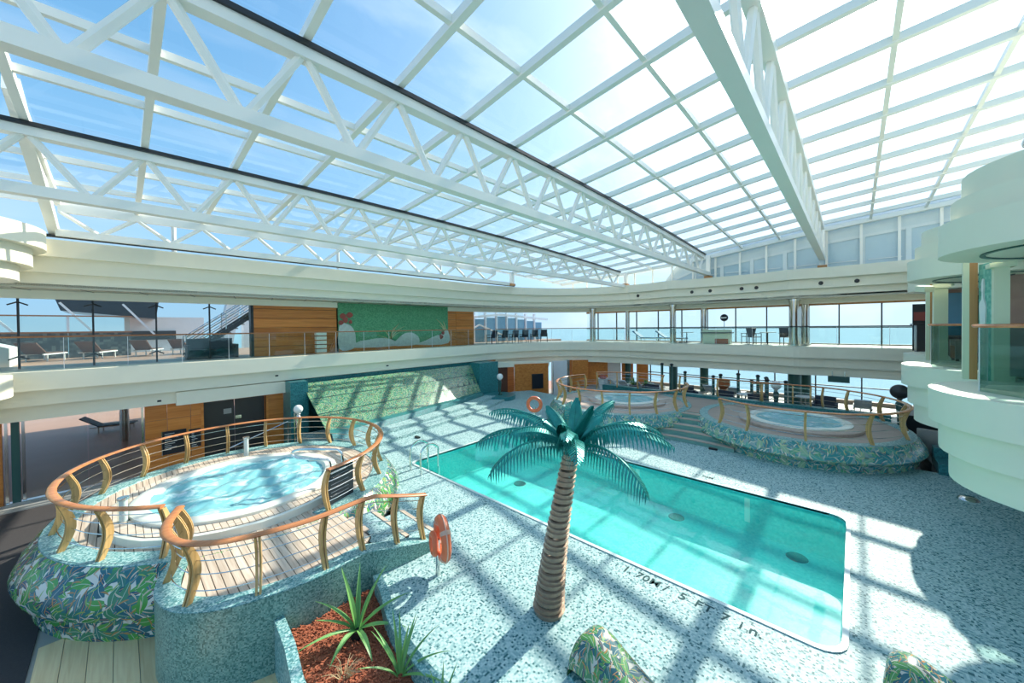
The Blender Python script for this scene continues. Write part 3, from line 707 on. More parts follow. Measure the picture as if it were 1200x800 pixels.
# ------------------------------------------------------------------ upper level, left: glass, wood, mural
UY = 19.05
wu = thing('wall_upper_left', (8, UY, ZU), None, None, kind='structure')
def board_stack(x0, x1, n=6):
    z = ZU-.02; h = (5.64-z)/n
    for i in range(n): MB().box(x0, x1, UY-.04, UY+.06, z+i*h+.008, z+(i+1)*h-.008).build('wood_panel', M_PANELW, wu)
board_stack(3.98, 7.46); board_stack(14.32, 15.0); board_stack(15.02, 16.55)
MB().box(3.9, 16.6, UY+.07, UY+.2, ZU, 5.7).build('backing', M_DARK, wu)
MB().box(3.88, 3.98, UY-.05, UY+.3, ZU, 5.65).build('end_post', M_BLACK, wu)
for x in (-5.25, -3.7, -2.14, -.6, .95, 2.5): MB().box(x-.025, x+.025, UY-.03, UY+.03, ZU, 5.4).build('mullion', M_BLACK, wu)
for i, x in enumerate((-5.25, -3.7, -2.14, -.6, .95, 2.5)):
    MB().box(x+.03, (x+1.52) if i < 5 else 3.86, UY-.006, UY+.006, ZU, 5.38).build('pane', M_GLASS, wu)
    for s in (-1, 1):
        for z in (5.15, 3.45): MB().tube([(x, UY-.05, z+.1), (x+s*.2, UY-.06, z)], .022, 5).build('glass_clamp', M_BLACK, wu)
for i, x in enumerate((17.0, 18.6, 20.2)):
    MB().box(x, x+1.5, UY-.006+i*.0, UY+.006, ZU, 5.4).build('pane', M_GLASS, wu)
MY = UY-.13
# the mural
mu = thing('mural', (10.9, MY-.05, ZU), 'green mosaic mural of a reef with coral and sea grass between wood panels', 'mural')
MB().box(7.5, 14.28, MY-.03, MY+.05, ZU+.0, 5.6).build('green_field', M_MURALG, mu)
MB().box(7.5, 14.28, MY-.06, MY+.0, ZU-.02, ZU+.16).build('skirting', M_PANELW, mu)
def blob(pts, mat, name, parent, y=MY-.035, d=.025):
    """closed outline in the x-z plane with thickness"""
    P = [tuple(p) for p in crom(pts, 4, True)]; mb = MB(); n = len(P)
    cx = sum(p[0] for p in P)/n; cz = sum(p[1] for p in P)/n
    vs = [(p[0], y-d, p[1]) for p in P]+[(p[0], y, p[1]) for p in P]+[(cx, y-d*1.6, cz)]
    fs = [(i, (i+1) % n, 2*n) for i in range(n)]+[(i, n+i, n+(i+1) % n, (i+1) % n) for i in range(n)]
    mb.add(vs, fs); return mb.build(name, mat, parent)
blob([(7.52, 3.3), (8.25, 3.3), (8.35, 3.9), (8.2, 4.35), (7.9, 4.55), (7.55, 4.5)], M_REEF, 'reef_rock', mu)
blob([(8.2, 3.32), (10.6, 3.32), (10.5, 3.62), (9.8, 3.78), (9.0, 3.7), (8.5, 3.62)], M_REEF, 'reef_rock', mu)
blob([(10.5, 3.32), (12.0, 3.34), (12.1, 3.75), (11.7, 4.02), (11.2, 4.0), (10.75, 3.7)], M_REEF, 'reef_rock', mu)
blob([(12.0, 3.32), (14.25, 3.32), (14.2, 4.2), (13.9, 3.9), (13.3, 3.8), (12.6, 3.55)], M_REEF, 'reef_rock', mu)
for x, z, r in ((7.7, 4.95, .16), (7.85, 4.75, .14), (8.05, 5.0, .15), (7.62, 4.6, .12), (8.1, 4.65, .1), (13.7, 3.75, .16), (13.85, 3.95, .12)):
    blob([(x+r*math.cos(a)*random.uniform(.7, 1.2), z+r*math.sin(a)*random.uniform(.7, 1.2)) for a in [k*PI/4 for k in range(8)]], M_CORAL, 'coral', mu, MY-.045)
def blade(x, z, dx, dz, w, mat):
    mb = MB(); n = 8; rows = [[], []]
    for i in range(n+1):
        t = i/n; px = x+dx*t**1.6; pz = z+dz*(t-.25*t*t); ww = w*math.sin(PI*min(1, .12+t*.88))+.004
        rows[0].append((px-ww, MY-.06, pz)); rows[1].append((px+ww, MY-.06, pz+ww*.3))
    rows = [[(p[0], MY-.03, p[2]) for p in rows[0]], rows[0], rows[1], [(p[0], MY-.03, p[2]) for p in rows[1]]]
    mb.grid(rows, uv=False); return mb.build('grass_blade', mat, mu)
for dx, dz, w in ((.55, 1.35, .03), (.9, 1.15, .035), (.25, 1.1, .03), (-.9, .55, .03), (-.4, .9, .025), (.75, .8, .03)): blade(10.3, 3.55, dx, dz, w, M_BLADE)
for dx, dz, w in ((-.75, 1.4, .03), (-.5, .9, .03), (-.8, .55, .025), (-.2, 1.2, .03)): blade(14.1, 3.8, dx, dz, w, M_BLADE)

# ------------------------------------------------------------------ far wall: windows on both levels, mirror columns
FX = 27.0
def window_row(name, y0, y1, z0, z1, step, zt, x=FX):
    t = thing(name, (x, (y0+y1)/2, z0), None, None, kind='structure'); y = y0
    while y < y1-.1:
        ye = min(y+step, y1)
        MB().box(x-.006, x+.006, y+.03, ye-.03, z0+.02, z1).build('pane', M_GLASS, t)
        MB().box(x-.05, x+.05, y-.03, y+.03, z0, z1).build('mullion', M_DARK, t); y = ye
    for z in zt: MB().box(x-.06, x+.03, y0, y1, z-.025, z+.025).build('transom', M_DARK, t)
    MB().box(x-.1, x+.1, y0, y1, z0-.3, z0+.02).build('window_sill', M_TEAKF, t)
    MB().box(x-.1, x+.1, y0, y1, z1-.02, z1+.35).build('window_head', M_TRIMW, t)
    return t
window_row('window_1', -6, 16.5, ZU+.02, 5.35, 1.65, [4.08])
window_row('window_2', -6, 11.3, .12, 1.9, 1.9, [.85])
cols = [(24.25, 8.5, .19, 'thick'), (24.3, 2.3, .24, 'thick'), (26.0, 7.15, .2, 'slim'), (25.6, 1.95, .2, 'slim'), (24.2, 14.3, .22, 'thick'), (26.0, 12.4, .16, 'slim')]
clab = ['thick mirror-steel column second from the right in front of the far upper windows', 'thickest mirror-steel column near the right end of the far upper windows', 'bronze-toned steel column between the two thick columns, set back at the windows',
        'bronze-toned steel column set back just right of the thickest column', 'mirror-steel column at the curved far left corner', 'slim steel column behind the far left corner balustrade']
for (x, y, r, k), lb in zip(cols, clab):
    t = thing('steel_column', (x, y, ZM), lb, 'column', 'mirror-steel columns of the far wall')
    MB().lathe([(r, ZU), (r, 5.62)], 20, x, y).build('shaft', M_CHROME, t, True)
    MB().lathe([(r+.03, 5.5), (r+.03, 5.62)], 20, x, y).build('collar', M_STEEL, t, True)
    MB().lathe([(r+.05, ZM), (r+.05, 1.96)], 20, x, y).build('lower_shaft', M_GREEN, t, True)
    MB().lathe([(r+.06, ZU), (r+.06, ZU+.08), (r, ZU+.1)], 20, x, y).build('base_ring', M_STEEL, t, True)

# ------------------------------------------------------------------ right side: scalloped balconies
CEN = [(8.9, -2.6), (13.6, -2.6), (18.3, -2.95)]  # third centre is an added stack, kept for its shade on the deck
for k, (cx, cy) in enumerate(CEN):
    stack('trim_%d' % (6+2*k), cx, cy, (1.72, 1.61, 1.50), (3.26, 2.77, 2.32, 1.88), M_PALE)
    stack('trim_%d' % (7+2*k), cx, cy, (1.38, 1.49, 1.62), (6.5, 6.13, 5.8, 5.32), M_PALE)
# solid deck and ceiling behind the scallops
o = MB().box(6.6, 23.5, -12, -2.3, 2.4, 3.2).build('floor_right_balcony', M_GREYF); struct(o)
o = MB().box(6.6, 23.5, -12, -2.2, 5.5, 6.9).build('ceiling_right_balcony', M_PALE); struct(o)
for k, (cx, cy) in enumerate(CEN[:2]):     # dark rim of the soffit recess and its slots
    mb = MB(); mb.lathe([(1.15, 5.318), (1.15, 5.30), (1.2, 5.30), (1.2, 5.318)], 36, cx, cy); o = mb.build('soffit_ring', M_GREEN); struct(o)
    mb = MB()
    for a, b in ((.2, .3), (-.4, .1), (.5, -.3), (-.1, .7)): mb.box(cx+a-.12, cx+a+.12, cy+b-.02, cy+b+.02, 5.305, 5.322)
    o = mb.build('soffit_slots', M_BLACK); struct(o)
# glass balustrades on the scallops
for k, (cx, cy) in enumerate(CEN[:2]):
    pth = arc(cx, cy, 1.25, 185, 5, 26) if k == 0 else arc(cx, cy, 1.25, 185, 10, 26)
    balustrade(pth, ['curved glass balustrade on the nearest scalloped balcony at the right edge', 'curved glass balustrade on the second scalloped balcony from the right edge'][k], zr=4.24, z0=3.262, rail_mat=M_RAILW, step=.95, gm=M_BALCG)
# pillars, posts and glass art on the right upper deck
def pillar(x, y, w, label):
    t = thing('pillar', (x, y, 3.2), label, 'pillar')
    MB().box(x-w, x+w, y-w, y+w, 3.26, 5.4).build('shaft', M_CREAMP, t); MB().box(x-w-.06, x+w+.06, y-w-.06, y+w+.06, 5.24, 5.32).build('capital', M_CREAMP, t)
pillar(10.5, -1.87, .085, 'square cream pillar beside the glass panel with the white figure')
pillar(15.5, -1.74, .13, 'square cream pillar further back on the right upper balcony')
def trimpost(x, y, label, w=.05):
    t = thing('door_post', (x, y, 3.2), label, 'post')
    MB().box(x-w, x+w, y, y+.08, 3.2, 5.5).build('cream_face', M_CREAMP, t); MB().box(x-w, x+w, y-.1, y, 3.2, 5.5).build('wood_face', M_TRIMW, t)
trimpost(11.2, -1.62, 'tall cream and brown post between the two curved glass balustrades')
trimpost(16.2, -1.62, 'brown trimmed post beside the farther cream pillar')
t = thing('art_panel', (11.3, -1.9, 3.25), 'green glass panel with a tall white robed figure in relief', 'art panel')
mb = MB(); mb.bar((11.12, -1.74, 4.3), (10.62, -1.86, 4.3), .03, 2.15); mb.build('glass_field', M_ARTG, t)
def art(pts, name):
    a, b = Vector((11.08, -1.745)), Vector((10.64, -1.86)); d = (b-a); n = Vector((-.27, .96))*-1
    P = [tuple(q) for q in crom(pts, 4, True)]; m = len(P); f = []
    nn = Vector((d.y, -d.x)).normalized()
    if nn.dot(Vector((-1, -.0))) < 0: nn = -nn
    for off in (.035, .0):
        for u, z in P: q = a+d*u+nn*off; f.append((q.x, q.y, z))
    mb = MB(); mb.add(f, [tuple(range(m)), ]+[(i, m+i, m+(i+1) % m, (i+1) % m) for i in range(m)]); return mb.build(name, M_ARTW, t)
art([(.12, 3.4), (.42, 3.4), (.40, 4.1), (.46, 4.55), (.34, 4.72), (.30, 4.85), (.22, 4.85), (.2, 4.72), (.06, 4.6), (.14, 4.1)], 'robe')
art([(.2, 4.86), (.32, 4.86), (.33, 5.0), (.27, 5.1), (.2, 5.0)], 'head')
for x, y0, y1, mt in ((13.3, -6.0, -2.3, M_SALMON),):
    o = MB().box(x, x+.1, y0, y1, 3.2, 5.5).build('wall_right', mt); struct(o)
    for k in range(7):
        z = 3.28+k*.31; MB().box(x-.02, x, y0, y1, z+.008, z+.302).build('stone_course', mt, o)
o = MB().box(17.6, 17.75, -12, -2.05, 3.2, 5.5).build('wall_right_end', M_SALMON); struct(o)
MB().box(17.5, 17.59, -2.75, -2.45, 3.26, 5.1).build('door_panel', M_BROWNU, o); MB().box(17.5, 17.59, -2.4, -2.1, 3.9, 5.2).build('window_panel', M_BLUEG, o); MB().box(17.5, 17.59, -2.4, -2.1, 3.26, 3.85).build('dado_panel', M_BROWNU, o); MB().box(17.5, 17.59, -3.6, -2.8, 3.26, 5.2).build('wood_panel', M_PANELW, o)
t = thing('display_stand', (22.2, -2.2, 3.15), 'dark display stand with a red band on the upper deck beside the far windows', 'display')
MB().bar((22.2, -2.45, 4.1), (22.2, -1.75, 4.1), .12, 1.9).build('cabinet', M_DARK, t); MB().bar((22.12, -2.42, 4.55), (22.12, -1.78, 4.55), .03, .35).build('red_band', M_CORAL, t); MB().bar((22.12, -2.42, 3.9), (22.12, -1.78, 3.9), .03, .6).build('display_glass', M_BLUEG, t)
t = thing('service_counter', (20.6, -2.3, 3.15), 'dark counter behind the second scalloped balcony', 'counter')
MB().box(20.2, 21.0, -3.2, -1.7, 3.15, 4.2).build('counter_body', M_DARK, t); MB().box(20.1, 21.1, -3.3, -1.6, 4.2, 4.26).build('counter_top', M_BLACK, t)
for k, (x, y) in enumerate(((16.2, -2.4), (11.75, -2.3))):
    t = thing('lounge_chair', (x, y, 3.2), ['rust-coloured tub chair behind the second curved balustrade from the right', 'grey tub chair before the salmon stone wall at the right edge'][k], 'chair')
    MB().box(x-.35, x+.35, y-.35, y+.35, 3.28, 3.62).build('seat', M_ORANGEC if k == 0 else M_LINEN, t); MB().box(x-.35, x+.35, y-.45, y-.33, 3.28, 4.05).build('backrest', M_ORANGEC if k == 0 else M_LINEN, t)
    for s in (-1, 1): MB().box(x+s*.38-.05, x+s*.38+.05, y-.4, y+.35, 3.28, 3.8).build('armrest', M_LINEN, t)
    for sx in (-1, 1):
        for sy in (-1, 1): MB().box(x+sx*.3-.03, x+sx*.3+.03, y+sy*.3-.03, y+sy*.3+.03, 3.2, 3.28).build('leg', M_BLACK, t)
# spotlight on the underside of the second scallop
t = thing('soffit_speaker', (15.2, -1.4, 5.2), 'pale box spotlight under the second scalloped soffit', 'spotlight')
MB().bar((15.0, -1.5, 5.2), (15.35, -1.35, 5.25), .2, .16).build('housing', M_CREAMP, t); MB().tube([(15.0, -1.9, 5.26), (15.0, -1.9, 5.5)], .03, 6).build('bracket', M_CREAMP, t)
mb = MB(); mb.sphere((8.05, -1.75, 6.62), .16, 14, 8, .8); o = mb.build('dome_camera', M_STEEL, smooth=True); tag(o, 'small round dome on top of the upper scalloped balcony', 'dome')

# ------------------------------------------------------------------ glass roof
RB = [(-14, 9.75), (-9, 9.75), (-4, 9.55), (1.2, 9.1), (6.3, 8.45), (11.5, 8.02), (17.2, 7.72)]
def zroof(x, y):
    for (a, za), (b, zb) in zip(RB, RB[1:]):
        if y <= b: break
    t = min(1, max(0, (y-a)/(b-a))); z = za+(zb-za)*t
    return z+.5*max(0, 1-((x-6)/18)**2)
RXS = [-5.95+1.6*i for i in range(19)]; RXS = [x for x in RXS if x < 23.9]+[24.0]
RYS = []
for a, b in ((17.0, 11.5), (11.5, 6.31), (6.31, 1.15), (1.15, -4.0), (-4.0, -9.2)):
    RYS += [a+(b-a)*k/3 for k in range(3)]
RYS.append(-9.2)
roof = thing('roof', (9, 6, 8), None, None, kind='structure')
for x in RXS:        # arched rafters
    mb = MB(); ys = [17.0-26.2*i/26 for i in range(27)]
    rows = [[(x+dx, y, zroof(x, y)+dz) for y in ys] for dx, dz in ((-.06, -.02), (-.06, -.18), (.06, -.18), (.06, -.02), (-.06, -.02))]
    mb.grid(rows, uv=False, flip=True); mb.build('rafter', M_WHITE, roof)
for y in RYS:        # bars along the roof
    if any(abs(y-q) < .1 for q in (6.31, 11.5, 1.15)): continue
    mb = MB(); rows = [[(x, y+dy, zroof(x, y)+dz) for x in RXS] for dy, dz in ((-.045, -.01), (-.045, -.14), (.045, -.14), (.045, -.01), (-.045, -.01))]
    mb.grid(rows, uv=False); mb.build('glazing_bar', M_WHITE, roof)
for i in range(len(RXS)-1):
    for j in range(len(RYS)-1):
        x0, x1, y0, y1 = RXS[i]+.03, RXS[i+1]-.03, RYS[j]-.02, RYS[j+1]+.02
        q = [(x0, y0), (x1, y0), (x1, y1), (x0, y1)]
        mb = MB(); mb.add([(x, y, zroof(x, y)+.01) for x, y in q], [(0, 1, 2, 3)]); mb.build('pane', M_ROOFG, roof)
# lattice trusses under the roof
def truss(y, zb, label, x0=-6.2, x1=23.9, zt_off=-.30, track=True, w=.22, nodes=None):
    t = thing('roof_truss', (23.9, y, zb), label, 'truss', 'white lattice trusses under the glass roof')
    MB().bar((x0, y, zb), (x1, y, zb), w, .2).build('bottom_chord', M_WHITE, t)
    xs = [x for x in RXS if x0 <= x <= x1]
    mb = MB(); rows = [[(x, y+dy*w, zroof(x, y)+dz) for x in xs] for dy, dz in ((-.5, zt_off+.1), (-.5, zt_off-.12), (.5, zt_off-.12), (.5, zt_off+.1), (-.5, zt_off+.1))]
    mb.grid(rows, uv=False); mb.build('top_chord', M_WHITE, t)
    if track:
        mb = MB(); rows = [[(x, y-w*.5+dy, zroof(x, y)+dz) for x in xs] for dy, dz in ((-.05, -.17), (-.05, -.25), (.02, -.25), (.02, -.17), (-.05, -.17))]
        mb.grid(rows, uv=False); mb.build('black_track', M_BLACK, t)
    for a, b in zip(xs, xs[1:]):
        m = (a+b)/2
        for p, q in (((a+.06, y, zroof(a, y)+zt_off-.1), (m-.05, y, zb+.08)), ((m+.05, y, zb+.08), (b-.06, y, zroof(b, y)+zt_off-.1))):
            MB().tube([p, q], .068, 6).build('web_member', M_WHITE, t)
    MB().bar((x1, y, zb-.1), (x1, y, zroof(x1, y)-.05), .2, .25, (1, 0, 0)).build('end_post', M_WHITE, t)
    MB().box(x1-.28, x1+.16, y-.18, y+.18, 7.05, 7.18).build('shoe_plate', M_TRIMW, t)
    return t
truss(6.31, 7.30, 'long white lattice truss second from the left, crossing from upper left to the far wall')
truss(11.5, 7.0, 'long white lattice truss nearest the left balcony, below the black gutter line')
truss(1.15, 7.55, 'white lattice truss at top right, its pale green underside seen from below', track=False, w=.24)
truss(16.75, 7.16, 'shallow white lattice along the edge of the left upper balcony', x0=-1.2, x1=18.0, track=False, w=.12)
# black track under the left lattice and short steel props
o = MB().box(-1.4, 18.5, 16.95, 17.05, 7.05, 7.13).build('roof_track', M_DARK); struct(o)
for x, lb in ((1.35, 'short blue-grey steel prop on the left balcony edge, nearest one'), (6.9, 'short blue-grey steel prop on the left balcony edge, middle one'), (12.6, 'short blue-grey steel prop on the left balcony edge, farthest one')):
    t = thing('steel_prop', (x, 17.3, 7.05), lb, 'prop', 'steel props on the balcony edge')
    MB().tube([(x, 17.3, 7.05), (x, 17.3, 8.1)], .07, 8).build('prop', M_GRAYBLD, t, True); MB().box(x-.18, x+.18, 17.15, 17.45, 8.0, 8.06).build('head_plate', M_WHITE, t)
# end beam of the roof at the near left
o = MB().bar((-1.25, 17.2, 7.25), (-1.25, 11.0, 8.75), .2, .28).build('roof_edge_beam', M_WHITE); struct(o)
# clerestory glazing over the far fascia
cl = thing('clerestory', (24.0, 4, 7.05), None, None, kind='structure')
y = 16.0
while y > -8.9:
    zt = zroof(24, y); zt2 = zroof(24, y-1.25)
    MB().box(24.12, 24.2, y-.05, y+.05, 7.0, zt).build('mullion', M_WHITE, cl)
    mb = MB(); mb.add([(24.16, y-.06, 7.05), (24.16, y-1.19, 7.05), (24.16, y-1.19, zt2-.05), (24.16, y-.06, zt-.05)], [(0, 1, 2, 3)]); mb.build('pane', M_GLASS, cl)
    y -= 1.25
MB().box(24.05, 24.25, -9, 16.2, 6.95, 7.07).build('clerestory_sill', M_WHITE, cl)
mb = MB(); ys = [17.0-26.2*i/26 for i in range(27)]
mb.grid([[(24.0+dx, y, zroof(24, y)+dz) for y in ys] for dx, dz in ((-.05, -.02), (-.05, -.22), (.22, -.22), (.22, -.02), (-.05, -.02))], uv=False, flip=True); mb.build('head_beam', M_WHITE, cl)
# superstructure just outside the clerestory
sp = thing('superstructure_screen', (24.5, 0, 6.9), 'pale grey louvred superstructure with a sloping white beam behind the clerestory', 'superstructure')
def ztop(y): return zroof(24, y)+.22 if y < 8 else zroof(24, y)+.22-(y-8)*1.2  # top line and setback shaped to block low sun from the far deck
yy = [9.0-.8*i for i in range(29)]
mb = MB(); mb.grid([[(24.42, y, 6.9) for y in yy], [(24.42, y, max(6.95, ztop(y))) for y in yy], [(24.6, y, max(6.95, ztop(y))) for y in yy]], uv=False); mb.build('louvre_wall', M_GRAYBLD, sp)
mb = MB(); mb.grid([[(24.38, y, 7.0) for y in yy], [(24.38, y, max(7.02, ztop(y)-1.05)) for y in yy], [(24.42, y, max(7.02, ztop(y)-1.05)) for y in yy]], uv=False); mb.build('window_band', M_LOUVG, sp)
mb = MB(); mb.grid([[(24.34, y, max(6.98, ztop(y)-1.05)) for y in yy], [(24.34, y, max(6.99, ztop(y)-.92)) for y in yy], [(24.42, y, max(6.99, ztop(y)-.92)) for y in yy]], uv=False); mb.build('sloping_beam', M_WHITEBLD, sp)
for k in range(13):
    y = 7.2-k*1.5; z = max(7.1, ztop(y)-1.0); MB().box(24.30, 24.37, y-.09, y+.09, 6.95, z).build('post', M_WHITEBLD, sp)
    MB().box(24.31, 24.34, y-1.3, y-.2, 7.3, 7.34).build('rail', M_WHITEBLD, sp)

# ------------------------------------------------------------------ railings with bowed wooden posts
def railing(name, pts, h, label, posts, inside, zdeck=None, wires=(.16, .36, .56, .74), group=None, pw=.11, detail=True, rail_w=.135, curl=True):
    """pts: 3-D points on the coping; inside: a point the posts bow towards; posts: fractions of the length"""
    P = [Vector(p) for p in pts]; c = P[len(P)//2]
    t = thing(name, (c.x, c.y, c.z), label, 'railing', group)
    ln = [0]
    for a, b in zip(P, P[1:]): ln.append(ln[-1]+(b-a).length)
    def at(s):
        d = s*ln[-1]
        for i in range(len(P)-1):
            if d <= ln[i+1]+1e-6:
                u = (d-ln[i])/max(1e-6, ln[i+1]-ln[i]); return P[i].lerp(P[i+1], u), (P[i+1]-P[i]).normalized()
        return P[-1], (P[-1]-P[-2]).normalized()
    # flat oval handrail
    mb = MB(); rows = []; n = 10
    for k in range(n+1):
        a = 2*PI*k/n; row = []
        for i in range(len(P)):
            d = (P[min(i+1, len(P)-1)]-P[max(i-1, 0)]); d.z = 0; d.normalize(); nn = Vector((-d.y, d.x, 0))
            row.append(P[i]+nn*(rail_w/2*math.cos(a))+Vector((0, 0, h+.028*math.sin(a))))
        rows.append(row)
    mb.grid(rows, uv=False)
    m = len(P); mb.f.append(tuple(k*m for k in range(n))); mb.f.append(tuple(k*m+m-1 for k in range(n))[::-1])
    mb.build('handrail', M_RAILW, t, True)
    ctr = Vector(inside)
    for s in posts:
        p, d = at(s); d.z = 0; d.normalize(); inn = (ctr-p); inn.z = 0; inn -= d*inn.dot(d)
        if inn.length < 1e-3: inn = Vector((-d.y, d.x, 0))
        inn.normalize()
        post = None
        for ply in (0, 1) if detail else (0,):
            mb = MB(); ns = 9; rows = []; th = .028 if detail else .06; off = (-.024 if ply == 0 else .024) if detail else 0
            for di, dd in ((-1, -1), (1, -1), (1, 1), (-1, 1), (-1, -1)):
                row = []
                for k in range(ns+1):
                    u = k/ns; bow = .13*math.sin(PI*u)-.02; z = u*(h-.02); wv = pw*(.75+.35*math.sin(PI*u))
                    row.append(p+inn*(bow+di*wv/2)+d*(off+dd*th/2)+Vector((0, 0, z)))
                rows.append(row)
            mb.grid(rows, uv=False); q = mb.build('post', M_POSTW, t)
    for z in wires:
        u = z/h; bow = .13*math.sin(PI*u)-.02
        pts2 = []
        for i in range(len(P)):
            d = (P[min(i+1, m-1)]-P[max(i-1, 0)]); d.z = 0; d.normalize(); inn = ctr-P[i]; inn.z = 0; inn -= d*inn.dot(d)
            if inn.length < 1e-3: inn = Vector((-d.y, d.x, 0))
            inn.normalize(); pts2.append(P[i]+inn*bow+Vector((0, 0, z)))
        MB().tube(pts2, .008, 5).build('rail_wire', M_STEEL, t, True)
    return t

# ------------------------------------------------------------------ near hot tub platform
ZD = .45; TC = (2.2, 11.15); TR = 3.12
hp = thing('hot_tub_platform', (TC[0], TC[1], ZM), 'large raised round hot tub platform with leaf-tiled flank in the left foreground', 'platform')
def ringpt(a, r): return (TC[0]+r*math.cos(R(a)), TC[1]+r*math.sin(R(a)))
G0, G1 = -121, -80            # opening towards the front lobe
# leaf-tiled flank: overhanging belly
mb = MB(); mb.lathe([(TR+.17, ZD+.005), (TR+.22, ZD-.03), (TR+.40, ZD-.28), (TR+.50, ZD-.52), (TR+.45, ZD-.68), (TR+.30, ZD-.74), (TR+.27, ZM)], 72, TC[0], TC[1], R(G1-20), R(360+G0+15), uv=True)
mb.build('leaf_flank', M_LEAF, hp, True)
# coping ring
mb = MB(); mb.lathe([(TR+.17, ZD), (TR+.16, ZD+.02), (TR-.22, ZD+.02), (TR-.24, ZD-.03)], 64, TC[0], TC[1], R(G1), R(360+G0)); mb.build('coping', M_COPING, hp)
# front lobe wall
LOBE = [tuple(p) for p in crom([(.52, 8.35), (.32, 7.75), (.30, 7.2), (.52, 6.68), (1.05, 6.28), (1.95, 6.06), (2.85, 6.1)], 6)]
LOBE_IN = offset2(LOBE, .3)
mb = MB(); skin2(mb, LOBE, [(0, ZM), (0, ZD), (.02, ZD+.02), (.28, ZD+.02), (.30, ZD-.02)], uv=True)
mb.build('lobe_wall', M_TILEWALL, hp)
mb = MB(); skin2(mb, LOBE, [(-.004, ZD+.012), (.0, ZD+.026), (.29, ZD+.026)], uv=False); mb.build('coping', M_COPING, hp)
# ramp wall that falls to the pool deck
RAMP = [(2.85, 6.1), (3.2, 6.03), (3.6, 5.98), (4.02, 5.95)]
mb = MB(); zz = [ZD, ZD-.08, ZD-.17, ZD-.27]; zb = [ZM, ZM, ZM, ZM]
rows = [[(p[0], p[1]-.0, b) for p, b in zip(RAMP, zb)], [(p[0], p[1], z+.02) for p, z in zip(RAMP, zz)], [(p[0]+.02, p[1]+.28, z+.02) for p, z in zip(RAMP, zz)], [(p[0]+.02, p[1]+.28, b) for p, b in zip(RAMP, zb)]]
mb.grid(rows); k = len(RAMP); mb.f.append((k-1, 2*k-1, 3*k-1, 4*k-1)); mb.build('ramp_wall', M_TILEWALL, hp)
mb = MB(); mb.grid([[(p[0], p[1]-.003, z+.01) for p, z in zip(RAMP, zz)], [(p[0], p[1]-.003, z+.027) for p, z in zip(RAMP, zz)], [(p[0]+.02, p[1]+.28, z+.027) for p, z in zip(RAMP, zz)]], uv=False); mb.build('coping', M_COPING, hp)
# sub floor (dark seams) and boards
ringin = [ringpt(a, TR-.22) for a in range(G1+2, 360+G0, 6)]
DECK = [tuple(q) for q in LOBE_IN]+[(2.95, 6.4), (3.15, 6.6), (3.2, 7.4), (3.0, 8.1)]+ringin
SUBZ = ZD-.02
mb = MB(); mb.prism(DECK, SUBZ-.05, SUBZ); mb.build('sub_floor', M_CAULK, hp)
TUB = [(2.03+2.3*math.cos(2*PI*i/40), 10.72+2.3*math.sin(2*PI*i/40)) for i in range(40)]
planks(hp, DECK, [TUB], .115, SUBZ, ZD, M_TEAK)
# two steps from the deck down to the pool terrace
for k, (x0, x1, z) in enumerate(((3.15, 3.75, .30), (3.75, 4.35, .15))):
    MB().box(x0, x1, 6.28, 7.75-.2*k, 0, z).build('step', M_DECKTILE, hp); MB().box(x1-.07, x1+.01, 6.28, 7.75-.2*k, z-.02, z+.012).build('step_nosing', M_TEAK, hp)
# the tub itself
ht = thing('hot_tub', (2.03, 10.72, ZD), 'bubbling cream hot tub with planked step, nearest the camera on the left', 'hot tub', 'hot tubs')
def octo(r, n=48, k=.16):
    """rounded octagon"""
    out = []
    for i in range(n):
        a = 2*PI*i/n; q = (a+PI/8) % (PI/4)-PI/8; rr_ = r*((1-k)+k*math.cos(PI/8)/math.cos(q)*1.03); out.append((2.03+rr_*math.cos(a+.3), 10.72+rr_*math.sin(a+.3)))
    return out
Z1 = ZD+.17
mb = MB(); A = octo(2.36); B = octo(2.30)
mb.grid([[(p[0], p[1], ZD-.02) for p in A], [(p[0], p[1], Z1-.03) for p in A], [(p[0], p[1], Z1-.012) for p in B]], closed_u=True, uv=False); mb.build('step_riser', M_ACRYL, ht)
mb = MB(); mb.prism(octo(2.30), Z1-.06, Z1-.02, holes=[octo(1.9)[::-1]]); mb.build('step_base', M_CAULK, ht)
planks(ht, octo(2.29), [octo(1.95)], .10, Z1-.02, Z1, M_TEAKR, gap=.01)
prof = [(1.99, Z1-.01), (1.99, Z1+.05), (1.95, Z1+.075), (1.80, Z1+.075), (1.72, Z1+.06), (1.66, Z1-.05), (1.5, Z1-.5), (.9, Z1-.75), (.02, Z1-.75)]
mb = MB(); mb.grid([[(p[0], p[1], z) for p in octo(r)] for r, z in prof], closed_u=True, uv=False)
mb.build('shell', M_ACRYL, ht, True)
mb = MB(); mb.grid([[(p[0], p[1], z) for p in octo(r)] for r, z in ((1.69, Z1-.0), (1.52, Z1-.48), (.02, Z1-.48))], closed_u=True, uv=False); mb.build('tub_lining', M_TUBIN, ht)
# churning surface
mb = MB(); rows = []; nr = 26
for i in range(nr+1):
    r = 1.7*i/nr+.002; row = []
    for p in octo(r, 72):
        q = Vector((p[0]*3.1, p[1]*3.1, 0)); row.append((p[0], p[1], Z1+.0+.02*math.sin(q.x*2.1+math.sin(q.y*3))+.018*math.sin(q.y*2.7+q.x)+.012*math.sin(q.x*5.3-q.y*4.1)))
    rows.append(row)
mb.grid(rows, closed_u=True, uv=False, flip=True); mb.build('spa_water', M_SPA, ht, True)

